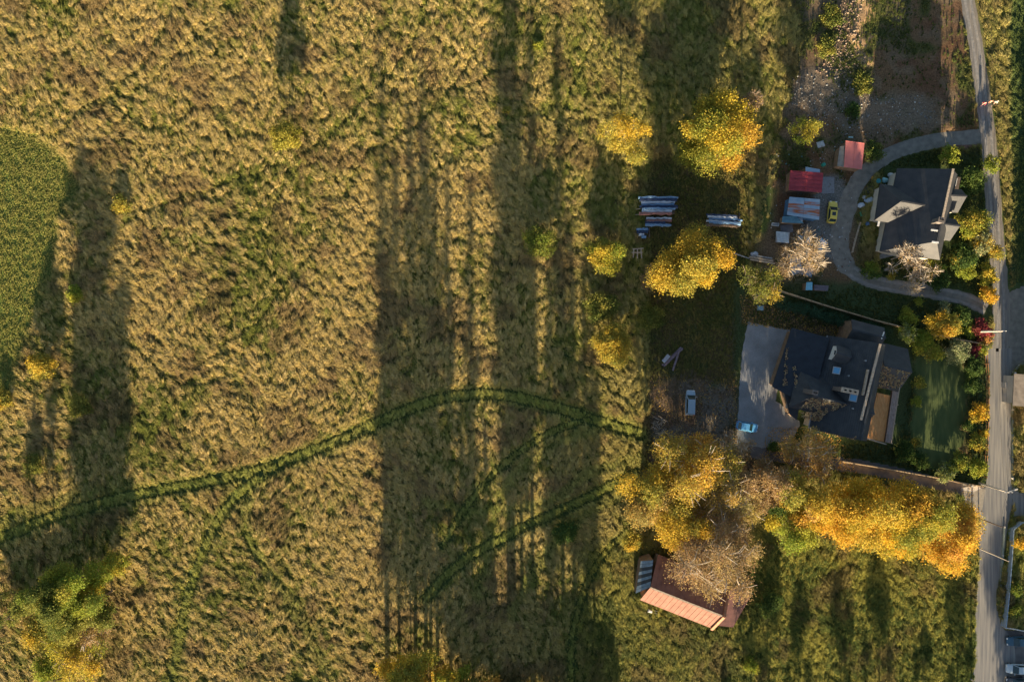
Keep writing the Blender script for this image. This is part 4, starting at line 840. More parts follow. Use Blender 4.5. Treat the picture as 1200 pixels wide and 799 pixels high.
# ---- the red barn
bn = thing('barn', 'barn with reddish sheet metal roof half hidden under the brown tree', 'barn', (*P2(805, 695), 0))
REDM = mat('reddish_sheet_metal', (.20, .105, .085), .9, .25, .9, .1, 6, spec=.05, c2=(.27, .15, .12))
bA, bB = P(762, 688, 6.2), P(848, 722, 6.2)
roofblock(bn, bA, bB, 6.2, 5.6, 3.7, 3.2, 3.2, REDM, WALLD, panels=15)
bd = (np.array(bB[:2])-np.array(bA[:2])); bd /= np.linalg.norm(bd); bnn = np.array((-bd[1], bd[0]))
m = MB(); m.beam((*bA[:2], 6.3), (*bB[:2], 6.3), .3, .12); m.build('ridge_cap', PALEW, bn)
# lean-to of bluish sheets on the west gable
LT = [((760, 655, 4.6), (765, 657, 4.9)), ((746, 694, 3.0), (760, 690, 4.9))]
a0, a1, b0, b1 = P(751, 657, 2.9), P(765.5, 656, 4.6), P(745, 695, 2.6), P(762, 688, 4.6)
BLUSH = mat('bluish_plastic_sheet', (.18, .24, .30), .35, .25, 1.5, .1, 6)
DKSH = mat('dark_sheet', (.04, .045, .05), .5, .2, 1.5)
for i in range(9):
    f0, f1 = i/9+.005, (i+1)/9-.005; m = MB(); m.slab([q(a0, b0, f0), q(a1, b1, f0), q(a1, b1, f1), q(a0, b0, f1)], .06); m.build('roof_panel', DKSH if i in (2, 4, 6) else BLUSH, bn)
m = MB(); m.add([(p[0], p[1], 0) for p in (a0, a1, b1, b0)]+[(p[0], p[1], p[2]-.08) for p in (a0, a1, b1, b0)], [(0, 1, 5, 4), (1, 2, 6, 5), (2, 3, 7, 6), (3, 0, 4, 7)]); m.build('side_wall', WALLD, bn)
m = MB(); e0_ = np.array(bB[:2]); p0 = e0_+bnn*3.6; p1 = e0_-bnn*3.9; m.beam((p0[0], p0[1], 4.5), (e0_[0]+.05*bd[0], e0_[1], 6.45), .5, .25); m.beam((e0_[0], e0_[1], 6.45), (p1[0], p1[1], 3.4), .5, .25); m.build('verge_board', mat('russet_timber', (.34, .17, .10), .8, .25, 2), bn)
c0 = e0_+bd*.4
m = MB(); m.slab([(*(c0+bnn*5.2), 3.6), (*(c0-bnn*2.8), 3.6), (*(c0-bnn*2.2+bd*3.6), 2.6), (*(c0+bnn*5.0+bd*4.6), 2.6)], .12); m.build('lean_to_roof', mat('dark_red_sheet', (.12, .055, .05), .6, .3, 1), bn)
m = MB(); cc = c0+bnn*1.3+bd*1.9; m.box(cc[0], cc[1], 0, 3.2, 6.4, 2.45, math.atan2(bd[1], bd[0])); m.build('lean_to_wall', WALLD, bn)
x, y = P2(762, 716, .6); wt = thing('wheelbarrow', 'white wheelbarrow upturned in the grass below the barn roof', 'wheelbarrow', (x, y, 0))
m = MB(); m.box(x, y, .45, .95, .65, .3, -.3, .7, .6); m.build('tray', WHITE, wt, bevel=.04); m = MB(); m.beam((x+.3, y+.2, .4), (x+1.5, y-.1, .5), .06); m.beam((x+.3, y-.25, .4), (x+1.4, y-.5, .5), .06); m.build('handle', WHITE, wt)
m = MB(); m.tube([(x-.7, y+.16, .2), (x-.7, y+.26, .2)], .2, 12); m.build('wheel', DARK, wt); m = MB(); m.beam((x+.1, y+.2, .45), (x+.25, y+.2, 0), .05); m.beam((x+.1, y-.2, .45), (x+.25, y-.2, 0), .05); m.beam((x-.7, y+.2, .2), (x-.3, y, .45), .05); m.build('frame', STEEL, wt)
# ---- sheds
def shed(label, corners, zh, m_roof, wallm, nx_, ny_=1, name='shed', bow=0, cols=None, open_=False):
    """roof corners NW, NE, SE, SW in photo pixels; zh = eave heights at those corners"""
    cp = [P(*c, z_) for c, z_ in zip(corners, zh)]; cx = sum(p[0] for p in cp)/4; cy = sum(p[1] for p in cp)/4
    t = thing(name, label, 'shed', (cx, cy, 0)); k = 0
    for j in range(nx_):
        for i in range(ny_):
            f0, f1, g0, g1 = j/nx_+.006, (j+1)/nx_-.006, i/ny_+.004, (i+1)/ny_-.004
            def bl(u, v): a = q(cp[0], cp[1], v); b = q(cp[3], cp[2], v); return q(a, b, u)
            mm = cols[k % len(cols)] if cols else m_roof; k += 1
            m = MB(); p4 = [bl(f0, g0), bl(f0, g1), bl(f1, g1), bl(f1, g0)]; dz = random.uniform(0, .04); m.slab([(a, b, c+dz) for a, b, c in p4], .05)
            m.beam(tuple(np.array(p4[0])+(0, 0, dz+.02)), tuple(np.array(p4[1])+(0, 0, dz+.02)), .09, .06); m.build('roof_panel', mm, t)
    ins = [(cx+(p[0]-cx)*.92, cy+(p[1]-cy)*.92, p[2]-.12) for p in cp]
    m = MB(); m.add([(a, b, 0) for a, b, c in ins]+ins, [(1, 0, 4, 5), (2, 1, 5, 6), (3, 2, 6, 7), (0, 3, 7, 4)]); m.build('wall', wallm, t); return t
q = lambda u, v, f: tuple(u[k]+(v[k]-u[k])*f for k in range(3))
REDS = mat('red_corrugated_sheet', (.30, .045, .06), .5, .2, 1.2, .1, 8); PINK = mat('salmon_roof_sheet', (.52, .17, .16), .55, .1, .8, .1, 8)
BLUS = mat('light_blue_sheet', (.24, .38, .52), .45, .2, 1.3, .1, 8, c2=(.36, .46, .58)); RUST = mat('rusty_sheet', (.42, .12, .035), .8, .4, 1.4, .2, 8, c2=(.28, .34, .42), thr=(.42, .60), stretch=(.4, 2.2, 1))
shed('small salmon roofed shed above the red and blue sheds', [(991, 165), (1013, 168), (1010, 199), (989, 196)], (2.9, 2.9, 2.5, 2.5), PINK, WALLD, 1, 2)
shed('low grey felt annex on the left of the salmon shed', [(984, 172), (990, 171), (989, 196), (981, 195)], (2.2, 2.4, 2.3, 2.0), mat('pale_felt', (.22, .22, .21), .9, .2, 2), WALLD, 1)
shed('shed with dark red corrugated roof beside the yellow car', [(926, 200), (965, 203), (963, 226), (924, 223)], (2.6, 2.6, 2.3, 2.3), REDS, WALLD, 5, 2)
sr = shed('shed with rust streaked light blue roof left of the yellow car', [(925, 231), (961, 234), (960, 258), (922, 252)], (2.6, 2.5, 2.3, 2.4), RUST, mat('blue_painted_wall', (.06, .15, .30), .7, .2, 2), 6, 2, cols=[BLUS, BLUS, BLUS, RUST, RUST, BLUS, RUST, RUST, RUST, RUST, BLUS, BLUS])
shed('low teal blue lean-to below the rusty blue roof', [(917, 254), (933, 253), (942, 262), (916, 261)], (1.8, 1.9, 1.6, 1.5), mat('teal_blue_sheet', (.10, .24, .34), .5, .2, 2), WALLD, 2)
shed('small box cabin with bright blue roof south of the bare tree', [(945, 331), (952, 331), (952, 340), (944, 340)], (2, 2, 1.9, 1.9), mat('bright_blue_sheet', (.16, .44, .62), .5, .1, 2), WALLD, 1)
shed('low dark lean-to right of the bright blue cabin', [(954, 334), (971, 335), (970, 341), (954, 340)], (1.6, 1.6, 1.4, 1.4), mat('grey_purple_sheet', (.13, .12, .15), .6, .2, 2), WALLD, 2)
shed('grey blue sheet roof strip above the red corrugated roof', [(944, 196), (961, 199), (961, 203), (944, 201)], (2.4, 2.4, 2.4, 2.4), BLUS, WALLD, 1)
# house at the right edge
h3 = thing('house', 'pale roofed house cut off by the right edge beside the road bend', 'house', (*P2(1215, 458), 0))
roofblock(h3, P(1226, 440, 6), P(1224, 478, 6), 6, 4.5, 4.2, 3.6, 3.6, mat('pale_beige_roof', (.34, .28, .22), .7, .25, 1.5, .2, 8), WALLW)
for (px, py, s_) in ((1190, 452, 1.1), (1191, 465, 1.0)): x, y = P2(px, py, 3); m = MB(); m.box(x, y, 0, 1.2, s_, 1.2, 0); m.build('bay', CONC, h3)
m = MB(); m.beam(P(1190, 469, 1.4), P(1204, 469, 1.4), .3, .3); m.beam(P(1190, 436, 1.4), P(1190, 469, 1.4), .18, .3); m.build('parapet', WHITE, h3)
# ------------------------------------------------------------------ cars
def car(label, px, py, deg, L, W_, Ht, paint, roofz=None, kind='hatch', sunroof=False):
    x, y = P2(px, py, .9); t = thing('parked_car', label, 'car', (0, 0, 0)); OFF[t.name] = (0, 0, 0)
    h = L/2; w = W_/2
    st_ = {'hatch': [(-h, .80, .30, .62), (-h+.12, .93, .28, .88), (-h*.55, 1, .26, .95), (0, 1, .26, .93), (h*.38, 1, .26, .90), (h*.72, .97, .28, .80), (h-.15, .88, .30, .66), (h, .72, .34, .52)]}['hatch']
    m = MB(); n = 10
    for i, (sx, f, z0, z1) in enumerate(st_):
        ww = w*f; sec = [(-ww*.9, z0), (-ww, z0+.15), (-ww, z1-.18), (-ww*.93, z1-.04), (-ww*.6, z1), (ww*.6, z1), (ww*.93, z1-.04), (ww, z1-.18), (ww, z0+.15), (ww*.9, z0)]
        m.v += [(sx, a, b) for a, b in sec]
    for i in range(len(st_)-1):
        for k in range(n): k2 = (k+1) % n; m.f.append((i*n+k, (i+1)*n+k, (i+1)*n+k2, i*n+k2))
    m.f.append(tuple(range(n))); m.f.append(tuple((len(st_)-1)*n+k for k in range(n-1, -1, -1)))
    m.build('body', paint, t, smooth=False, bevel=.03)
    r0, r1, f1, f0 = (-h+.25, -h+.75, h*.10, h*.48)
    if kind == 'van': r0, r1, f1, f0 = (-h+.12, -h+.32, h*.30, h*.62)
    if kind == 'pickup': r0, r1, f1, f0 = (-h*.15, h*.0, h*.28, h*.58)
    g = MB(); wb, wt = w*.92, w*.74; zb, zt = .86, Ht
    vs = [(r0, -wb, zb), (f0, -wb, zb-.02), (f0, wb, zb-.02), (r0, wb, zb), (r1, -wt, zt-.06), (f1, -wt, zt-.04), (f1, wt, zt-.04), (r1, wt, zt-.06)]
    g.add(vs, [(3, 2, 1, 0), (4, 5, 6, 7), (0, 1, 5, 4), (1, 2, 6, 5), (2, 3, 7, 6), (3, 0, 4, 7)]); cab = g.build('cabin', paint, t, bevel=.03)
    def pane(ids, nm, e=.86):
        c = sum((Vector(vs[i]) for i in ids), Vector())/4; p = [c+(Vector(vs[i])-c)*e for i in ids]; nn = (p[1]-p[0]).cross(p[2]-p[0]).normalized()
        mm = MB(); mm.add([tuple(v+nn*.012) for v in p], [(0, 1, 2, 3)]); mm.build(nm, CARG, t)
    pane((1, 2, 6, 5), 'windshield', .93); pane((3, 0, 4, 7), 'rear_window', .88); pane((0, 1, 5, 4), 'side_window', .84); pane((2, 3, 7, 6), 'side_window', .84)
    mm = MB(); mm.slab([(r1+.02, -wt*.98, zt), (f1-.02, -wt*.98, zt+.01), (f1-.02, wt*.98, zt+.01), (r1+.02, wt*.98, zt)], .05); mm.build('roof', paint, t, bevel=.02)
    if sunroof: mm = MB(); mm.slab([(f1-1.0, -wt*.55, zt+.03), (f1-.3, -wt*.55, zt+.03), (f1-.3, wt*.55, zt+.03), (f1-1.0, wt*.55, zt+.03)], .02); mm.build('sunroof', DGLASS, t)
    if kind == 'pickup': mm = MB(); mm.slab([(-h+.2, -w*.8, .97), (r0-.1, -w*.8, .97), (r0-.1, w*.8, .97), (-h+.2, w*.8, .97)], .04); mm.build('load_bed', DARK, t)
    for sx in (-h*.60, h*.62):
        for sy in (-1, 1):
            mm = MB(); mm.tube([(sx, sy*(w-.20), .31), (sx, sy*(w+.01), .31)], .31, 14); wh = mm.build('wheel', DARK, t)
            mm = MB(); mm.tube([(sx, sy*(w-.0), .31), (sx, sy*(w+.025), .31)], .18, 10); mm.build('rim', STEEL, wh)
    for sy in (-1, 1):
        mm = MB(); mm.box(h-.10, sy*w*.62, .56, .16, .32, .13); mm.build('headlight', WHITE, t)
        mm = MB(); mm.box(-h+.07, sy*w*.72, .62, .10, .22, .2); mm.build('tail_light', REDL, t)
        mm = MB(); mm.box(f0-.35, sy*(w+.10), .90, .12, .2, .14); mm.build('mirror', paint, t)
    t.location = (x, y, .04); t.rotation_euler = (0, 0, math.radians(deg)); return t
CARG = mat('tinted_car_glass', (.015, .04, .05), .08, .1, 1, spec=.9); REDL = mat('tail_light_red', (.4, .02, .02), .3, .1)
def paint(nm, c): return mat(nm, c, .28, .04, 1, spec=.6)
car('silver blue van parked on brown leaves with its nose to the north', 809.5, 472, 88, 4.9, 1.85, 1.75, paint('silver_blue_paint', (.30, .40, .50)), kind='van')
car('bright blue hatchback at the left edge of the paved court', 876, 500, -10, 4.2, 1.75, 1.5, paint('bright_blue_paint', (.10, .34, .66)))
car('yellow hatchback parked right of the red and rusty sheds', 976, 248.5, 84, 4.3, 1.78, 1.5, paint('yellow_paint', (.72, .56, .10)), sunroof=True)
car('sky blue pickup under the edge of the bare yard tree', 947, 281.5, 174, 3.9, 1.7, 1.5, paint('sky_blue_paint', (.10, .42, .68)), kind='pickup')
car('dark blue car at the right edge just below the white fence', 1194, 751.5, 182, 4.4, 1.8, 1.5, paint('dark_blue_paint', (.03, .09, .15)))
car('pale blue car cut off by the right edge below the dark one', 1193, 784, 178, 4.3, 1.8, 1.5, paint('pale_blue_paint', (.40, .50, .58)))
car('dark grey car at the bottom right corner', 1193, 800, 180, 4.3, 1.8, 1.5, paint('dark_grey_paint', (.06, .07, .09)))
# ------------------------------------------------------------------ tarp stacks
TB = mat('blue_tarp', (.16, .28, .46), .4, .2, 1.2, .3, 5); TW = mat('pale_tarp', (.55, .60, .68), .4, .15, 1.2, .3, 5); TN = mat('navy_tarp', (.03, .05, .11), .5, .3, 1.5, .2, 5); TRD = mat('reddish_plank', (.32, .16, .14), .8, .3, 2)
def tarp_stack(label, x0, x1, y0, y1, rows, mats, seed, ht=1.3, slope=0.0):
    r = random.Random(seed); cx, cy = P2((x0+x1)/2, (y0+y1)/2); t = thing('timber_stack', label, 'timber stack', (cx, cy, 0))
    for j in range(rows):
        yy_ = y0+(y1-y0)*(j+.5)/rows; a = x0+r.uniform(-3, 5); b = x1+r.uniform(-7, 2); zz = ht+r.uniform(-.25, .2); w = (y1-y0)/rows/6*r.uniform(1.1, 1.6)
        m = MB(); n = 12; top = []; 
        for i in range(n+1):
            f = i/n; x, y = P2(a+(b-a)*f, yy_+slope*f+r.uniform(-.5, .5), ht); top.append((x, y, zz+r.uniform(-.06, .06), w*r.uniform(.7, 1.15)))
        base = len(m.v)
        for (x, y, z_, ww) in top: m.v += [(x, y-ww/2, z_-.35), (x, y-ww*.28, z_), (x, y+ww*.28, z_+.02), (x, y+ww/2, z_-.35)]
        for i in range(n):
            for k in range(3): m.f.append((base+i*4+k, base+(i+1)*4+k, base+(i+1)*4+k+1, base+i*4+k+1))
        m.build('tarp', mats[j % len(mats)], t)
    m = MB()
    for j in range(rows): 
        yy_ = y0+(y1-y0)*(j+.5)/rows; m.beam((*P2(x0+4, yy_, ht), ht-.45), (*P2(x1-4, yy_+slope, ht), ht-.45), .3, .25)
    o = m.build('timber', DARKW, t); o['kind'] = 'stuff'
    m = MB()
    for fx in (.1, .5, .9): m.beam((*P2(x0+(x1-x0)*fx, y0, .4), .42), (*P2(x0+(x1-x0)*fx, y1+slope, .4), .42), .2, .84)
    m.build('bearer', DARKW, t); return t
tarp_stack('wide timber stack under blue and white striped tarps left of the golden tree', 750, 794, 230, 251, 8, [TB, TN, TW, TB, TN, TB, TW, TRD, TB], 1, 1.8)
tarp_stack('narrow timber stack with torn pale tarps just under the wide one', 753, 786, 254, 265, 4, [TW, TRD, TN, TB], 2, 1.3)
tarp_stack('short blue covered stack lowest on the left of the golden tree', 747, 762, 267, 279, 4, [TB, TN, TW, TB], 3, 1.2)
tarp_stack('slanting stack under shiny pale blue tarps right of the golden tree', 829, 870, 250, 264, 6, [TN, TW, TB, TW, TB, DARKW], 4, 1.5, 2)
tt = thing('timber_poles', 'two pale poles lying out to the left of the wide tarp stack', 'poles', (*P2(740, 248), 0))
for yy_ in (245, 251.5): m = MB(); a = P(729, yy_, .8); b = P(752, yy_, .8); m.tube([(a[0], a[1], .3), (b[0], b[1], .9)], .07, 6); m.build('pole', PALEW, tt)
tr_ = thing('timber_trestle', 'weathered timber trestle below the short blue stack', 'trestle', (*P2(748, 297), 0))
for (a, b) in (((741, 292), (754, 291)), ((740, 296), (753, 296)), ((743, 291), (742, 302)), ((747, 291), (747, 303)), ((751, 291), (752, 303))): m = MB(); m.beam(P(*a, 1.0), P(*b, .9), .22, .12); m.build('beam', PALEW, tr_)
m = MB()
for p_ in ((741, 292), (753, 292), (742, 301), (752, 302)): x, y = P2(*p_, .9); m.box(x, y, 0, .14, .14, .9)
m.build('leg', DARKW, tr_)
pl = thing('plank_pile', 'dark planks and a grey boat shaped trough leaning across the grass', 'planks', (*P2(788, 415), 0))
for i, (a, b) in enumerate((((776, 428), (798, 407)), ((778, 429), (800, 408)), ((780, 426), (796, 410)), ((788, 434), (795, 412)))): m = MB(); m.beam((*P2(*a, .3), .25+.1*i), (*P2(*b, .3), .4+.1*i), .35, .12); m.build('plank', mat('mauve_plank', (.20, .15, .17), .8, .3, 3) if i == 0 else bpy.data.materials['mauve_plank'], pl)
m = MB(); a, b = P2(777, 424, .6), P2(784, 416, .6); m.beam((*a, .6), (*b, .6), .75, .3); m.build('trough', mat('trough_zinc', (.40, .40, .44), .5, .2, 2), pl, bevel=.08)
# logs left of junk yard
lg = thing('beam_row', 'long grey beams lying in a line left of the bare yard tree', 'beams', (*P2(880, 300), 0))
for a, b, w_ in (((852, 294), (878, 303), .18), ((878, 301), (906, 306), .35), ((879, 304), (908, 309), .3), ((882, 299), (905, 303), .25)): m = MB(); m.beam(P(*a, .4), P(*b, .4), w_, .25); m.build('beam', bpy.data.materials['grey_plank'] if w_ < .3 else PALEW, lg)
# ------------------------------------------------------------------ trailer and junk
x, y = P2(917.5, 278, 1); tl = thing('trailer', 'small trailer covered by a pale blue sheet left of the sky blue pickup', 'trailer', (x, y, 0))
m = MB(); m.box(x, y, .45, 2.5, 2.1, .5, -.08); m.build('bed', STEEL, tl, bevel=.03)
for i in range(6): m = MB(); m.box(x-.04*i, y-.85+i*.34, .96+.03*(i % 2), 2.3, .30, .07, -.12); m.build('board', mat('pale_blue_board', (.40, .50, .60), .6, .15, 2) if i == 0 else bpy.data.materials['pale_blue_board'], tl)
for sy in (-1, 1): m = MB(); m.tube([(x, y+sy*1.08, .32), (x, y+sy*1.22, .32)], .32, 12); m.build('wheel', DARK, tl)
m = MB(); m.beam((x-1.2, y+.3, .5), (x-2.1, y, .45), .08); m.beam((x-1.2, y-.3, .5), (x-2.1, y, .45), .08); m.build('drawbar', DARK, tl)
def colm(c): 
    nm = 'painted_%02d%02d%02d' % tuple(int(v*99) for v in c); return bpy.data.materials.get(nm) or mat(nm, c, .55, .15, 3)
def barrel(label, px, py, r_, h_, c, z0=0): 
    x, y = P2(px, py, h_); t = thing('barrel', label, 'barrel', (x, y, 0)); m = MB(); m.lathe(x, y, [(r_*.94, z0), (r_, z0+h_*.1), (r_, z0+h_*.32), (r_*1.05, z0+h_*.35), (r_, z0+h_*.38), (r_, z0+h_*.64), (r_*1.05, z0+h_*.67), (r_, z0+h_*.7), (r_, z0+h_*.96), (r_*.95, z0+h_)], 14); m.build('drum', colm(c), t)
    m = MB(); m.lathe(x, y, [(r_*.9, z0+h_), (r_*.9, z0+h_+.04)], 14); m.build('lid', colm(tuple(v*.8 for v in c)), t)
def sack(label, px, py, s_, c, h_=.5):
    x, y = P2(px, py, .3); r = random.Random(int(px*7+py)); m = MB(); n = 10; pr = [(.75, 0), (1.0, .25), (.98, .5), (.75, .82), (.3, 1.0)]
    for q_, z_ in pr:
        for k in range(n): a = 6.283*k/n; rr_ = s_/2*q_*r.uniform(.82, 1.15); m.v.append((x+rr_*math.cos(a)*1.2, y+rr_*math.sin(a)*.9, z_*h_))
    for i in range(4):
        for k in range(n): k2 = (k+1) % n; m.f.append((i*n+k, i*n+k2, (i+1)*n+k2, (i+1)*n+k))
    m.f.append(tuple(range(4*n, 5*n))); o = m.build('sack', colm(c), None, smooth=True); return tag(o, label, 'sack', 'junk heaped beside the smaller house')
def crate(label, px, py, sx, sy, h_, c, rot=0):
    x, y = P2(px, py, h_); t = thing('crate', label, 'crate', (x, y, 0), 'junk heaped beside the smaller house'); cm = colm(c)
    m = MB(); w_ = .05
    for (ax_, ay_, bx_, by_) in ((0, -sy/2, sx, w_), (0, sy/2, sx, w_), (-sx/2, 0, w_, sy), (sx/2, 0, w_, sy)):
        m.box(x+ax_*math.cos(rot)-ay_*math.sin(rot), y+ax_*math.sin(rot)+ay_*math.cos(rot), 0, bx_, by_, h_, rot)
    m.build('side', cm, t); m = MB(); m.box(x, y, .02, sx*.95, sy*.95, h_*.55, rot); m.build('contents', colm(tuple(v*.6 for v in c)), t)
def tarp(label, px, py, sx, sy, h_, c, rot=0):
    x, y = P2(px, py, h_); r = random.Random(int(px+py)); m = MB(); n = 7
    for i in range(n):
        for j in range(n):
            a, b = (i/(n-1)-.5)*sx, (j/(n-1)-.5)*sy; e = max(abs(i/(n-1)-.5), abs(j/(n-1)-.5))*2; z_ = h_*(1-e**4)+r.uniform(0, .1)*h_+.03
            m.v.append((x+a*math.cos(rot)-b*math.sin(rot), y+a*math.sin(rot)+b*math.cos(rot), z_))
    for i in range(n-1):
        for j in range(n-1): m.f.append((i*n+j, (i+1)*n+j, (i+1)*n+j+1, i*n+j+1))
    o = m.build('tarpaulin', colm(c), None); return tag(o, label, 'tarpaulin')
barrel('teal lidded barrel at the top of the junk heap by the small house', 1030, 212, .45, .9, (.05, .30, .33)); sack('orange sack left of the teal barrel', 1025, 209, 1.1, (.55, .30, .05))
sack('pale cyan bag right of the orange sack', 1037, 211, 1.2, (.25, .50, .55)); sack('light blue bag under the teal barrel', 1037, 219, 1.1, (.22, .40, .55)); sack('white bag at the top of the gable side heap', 1044, 205, 1.0, (.42, .45, .48))
sack('grey bag left edge of the heap middle', 1014, 231, .9, (.35, .38, .42)); sack('large pale blue sack in the middle of the heap', 1019, 235, 1.7, (.36, .46, .60), .8); sack('smaller pale blue sack above the large one', 1025, 226, 1.1, (.36, .46, .58), .6)
sack('round white sack lowest and farthest left of the heap', 1009.5, 240.5, 1.2, (.45, .52, .62), .7); crate('green crate below the round white sack', 1012, 250, .9, .8, .6, (.05, .28, .16), .3)
crate('brown wooden crate in the lower heap', 1020, 249, 1.0, 1.4, .6, (.22, .12, .08), .1); crate('dark crate in the upper heap beside the house', 1020, 222, 1.2, 1.0, .7, (.07, .08, .09), .4); barrel('black barrel in the middle of the heap', 1031, 223, .4, .8, (.03, .03, .035))
crate('blue grey crate near the house wall', 1031, 235, 1.0, .8, .7, (.16, .22, .28), .2); sack('small teal bag below the brown crate', 1014, 272, .8, (.07, .30, .28)); sack('cream bag at the bottom of the heap', 1022, 276, 1.1, (.38, .42, .46)); crate('pinkish crate above the cream bag', 1018, 268, 1.1, .5, .5, (.35, .22, .20), .8)
sack('slate blue bag at the bottom of the heap beside the wall', 1024, 284, .9, (.25, .33, .42)); barrel('blue barrel near the lower left of the heap', 1017, 262, .35, .8, (.08, .16, .30)); crate('dark brown crate at the foot of the heap', 1018, 290, 1.2, .9, .5, (.10, .07, .06), .3)
barrel('green barrel near the sheds on bare ground', 966, 192.5, .33, .8, (.04, .32, .26)); tarp('crumpled white sheet beside the small yellow tree', 962, 169, 2.0, 1.6, .5, (.36, .40, .44), .3); tarp('white tarpaulin at the corner of the rusty blue shed', 937.5, 257, 1.7, 1.3, 1.2, (.55, .58, .66), .2)
tarp('bright blue tarpaulin beside the sky blue pickup', 963, 286, 1.6, 2.2, .5, (.20, .46, .70), -.7); tarp('grey blue sheet south of the bare yard tree', 935, 315, 2.4, 1.8, .5, (.28, .36, .46), .4); tarp('blue sheet right of the grey one under the tree', 947, 318, 2.2, 1.7, .5, (.20, .30, .46), -.3)
tarp('pale sheet under the bare yard tree crown', 932, 303, 2.4, 2.0, .4, (.30, .33, .38), .1); tarp('light turquoise sheet behind the salmon shed', 997, 161, 1.3, .5, .3, (.35, .55, .55), 0)
tarp('grey blue board beside the fence end tree', 891.5, 361, 1.4, 1.1, .3, (.22, .34, .42), 0); crate('white tub left of the low teal lean-to', 909, 263, 1.3, .5, .5, (.52, .56, .60), -.1); sack('white sack in the beam row', 884, 298, 1.3, (.45, .50, .58)); sack('small pale sack above the beam row', 875, 284, .8, (.30, .32, .40))
tarp('concrete slab apron right of the red corrugated shed', 970, 217, 2.6, 3.2, .08, (.20, .22, .25), 0); tarp('grey slab under the low teal lean-to', 922, 268, 2.4, 1.6, .06, (.16, .16, .18), .1)
x, y = P2(946, 268, .5); wp = thing('log_pile', 'round pile of split firewood below the rusty blue shed', 'firewood', (x, y, 0)); rw = random.Random(4)
for i in range(46):
    a, qq = rw.uniform(0, 6.28), rw.uniform(0, 1.1); b = rw.uniform(0, 3.14); z_ = .1+.45*(1.1-qq)*rw.random(); m = MB(); c0_ = (x+qq*math.cos(a), y+qq*math.sin(a)); m.tube([(c0_[0]-.22*math.cos(b), c0_[1]-.22*math.sin(b), z_), (c0_[0]+.22*math.cos(b), c0_[1]+.22*math.sin(b), z_+.08)], .07, 5); m.build('log', BRICKR if i % 3 else PALEW, wp)
bt = thing('brush_pile', 'pale heap of pruned branches left of the silver van', 'branches', (*P2(771, 503), 0)); m = MB(); rw = random.Random(6)
for i in range(40): a = P(766+rw.uniform(0, 12), 490+rw.uniform(0, 18), 0); b = (a[0]+rw.uniform(-1.2, 1.2), a[1]+rw.uniform(-1, 1)); m.tube([(a[0], a[1], rw.uniform(.05, .4)), (b[0], b[1], rw.uniform(.1, .6))], [.05, .02], 4)
o = m.build('branch', BARKL, bt); o['kind'] = 'stuff'
# ------------------------------------------------------------------ fences
def fence(label, pts, h_, step, postm, railm, name='fence', cat='fence', rails=(.45, .9), board=0, postw=.12):
    P3 = [P2(*p) for p in pts]; t = thing(name, label, cat, (*P3[0], 0)); tot = 0
    for a, b in zip(P3[:-1], P3[1:]):
        L = math.dist(a, b); n = max(1, round(L/step))
        for i in range(n):
            p0 = (a[0]+(b[0]-a[0])*i/n, a[1]+(b[1]-a[1])*i/n); p1 = (a[0]+(b[0]-a[0])*(i+1)/n, a[1]+(b[1]-a[1])*(i+1)/n)
            m = MB(); m.box(*p0, 0, postw, postw, h_+.08, math.atan2(b[1]-a[1], b[0]-a[0])); m.build('post', postm, t)
            if board: m = MB(); m.beam((*p0, h_*.5), (*p1, h_*.5), board, h_*.96); m.build('panel', railm, t)
            else:
                for f_ in rails: m = MB(); m.beam((*p0, h_*f_), (*p1, h_*f_), .10, .12); m.build('rail', railm, t)
    m = MB(); m.box(*P3[-1], 0, postw, postw, h_+.08); m.build('post', postm, t); return t
FW = mat('pale_fence_wood', (.50, .36, .22), .85, .2, 2, .2, 8); OW = mat('orange_brown_pickets', (.42, .22, .10), .8, .25, 2)  # fence wood has one pale brown colour of its own
fence('long timber fence between the yard and the hedge above the large house', [(908, 340), (960, 357), (1020, 375), (1085, 391), (1152, 404)], 1.5, 2.6, DARKW, FW, board=.16)
fence('low wall topped fence between the driveway and the lawn', [(985, 540), (1040, 549), (1090, 558), (1120, 564), (1148, 569)], 1.0, 2.6, FW, FW, board=.2)
fence('orange brown picket fence between garden shrubs and road', [(1152, 412), (1154, 440), (1154, 480), (1153, 520), (1151, 558)], 1.3, 2.2, OW, OW)
fence('thin rail fence left of the yard driveway', [(1006, 262), (1001, 280), (997, 296)], .9, 2.5, PALEW, PALEW)
fence('white painted fence above the parked cars', [(1174, 733), (1187, 735), (1206, 739)], 1.1, 2.2, WHITE, WHITE)
GREENC = mat('greenish_concrete', (.24, .28, .24), .9, .2, 2, .2, 8); BM = mat('blue_grey_metal', (.30, .40, .52), .4, .15, 2, metal=.3)
fence('concrete kerb wall curving round the house at the road bend', [(1204, 424), (1194, 428), (1187, 436), (1186, 480), (1186, 520), (1186, 560), (1195, 573), (1206, 578)], .35, 6, CONC, GREENC, name='wall', cat='wall', board=.28, postw=.3)
fence('metal sheet wall running down the right side of the road', [(1206, 611), (1192, 610), (1182, 618), (1180, 650), (1177, 690), (1173, 732)], 1.5, 2.6, BM, BM, name='wall', cat='wall', board=.14)
fence('low stone kerb left of the metal wall', [(1176, 617), (1174, 650), (1171, 700)], .3, 8, CONC, GREENC, name='kerb', cat='kerb', board=.35, postw=.3)
gb_ = thing('bench', 'wooden bench behind the lower metal wall', 'bench', (*P2(1180, 700), 0)); x, y = P2(1180, 700)
m = MB(); m.box(x, y, .42, .5, 1.6, .06); m.build('seat', PALEW, gb_)
for sy in (-.65, .65): m = MB(); m.box(x, y+sy, 0, .45, .08, .42); m.build('leg', CONC, gb_)
gv = thing('gate', 'grey plank gate in the long fence shadow by the driveway mouth', 'gate', (*P2(1124, 566), 0))
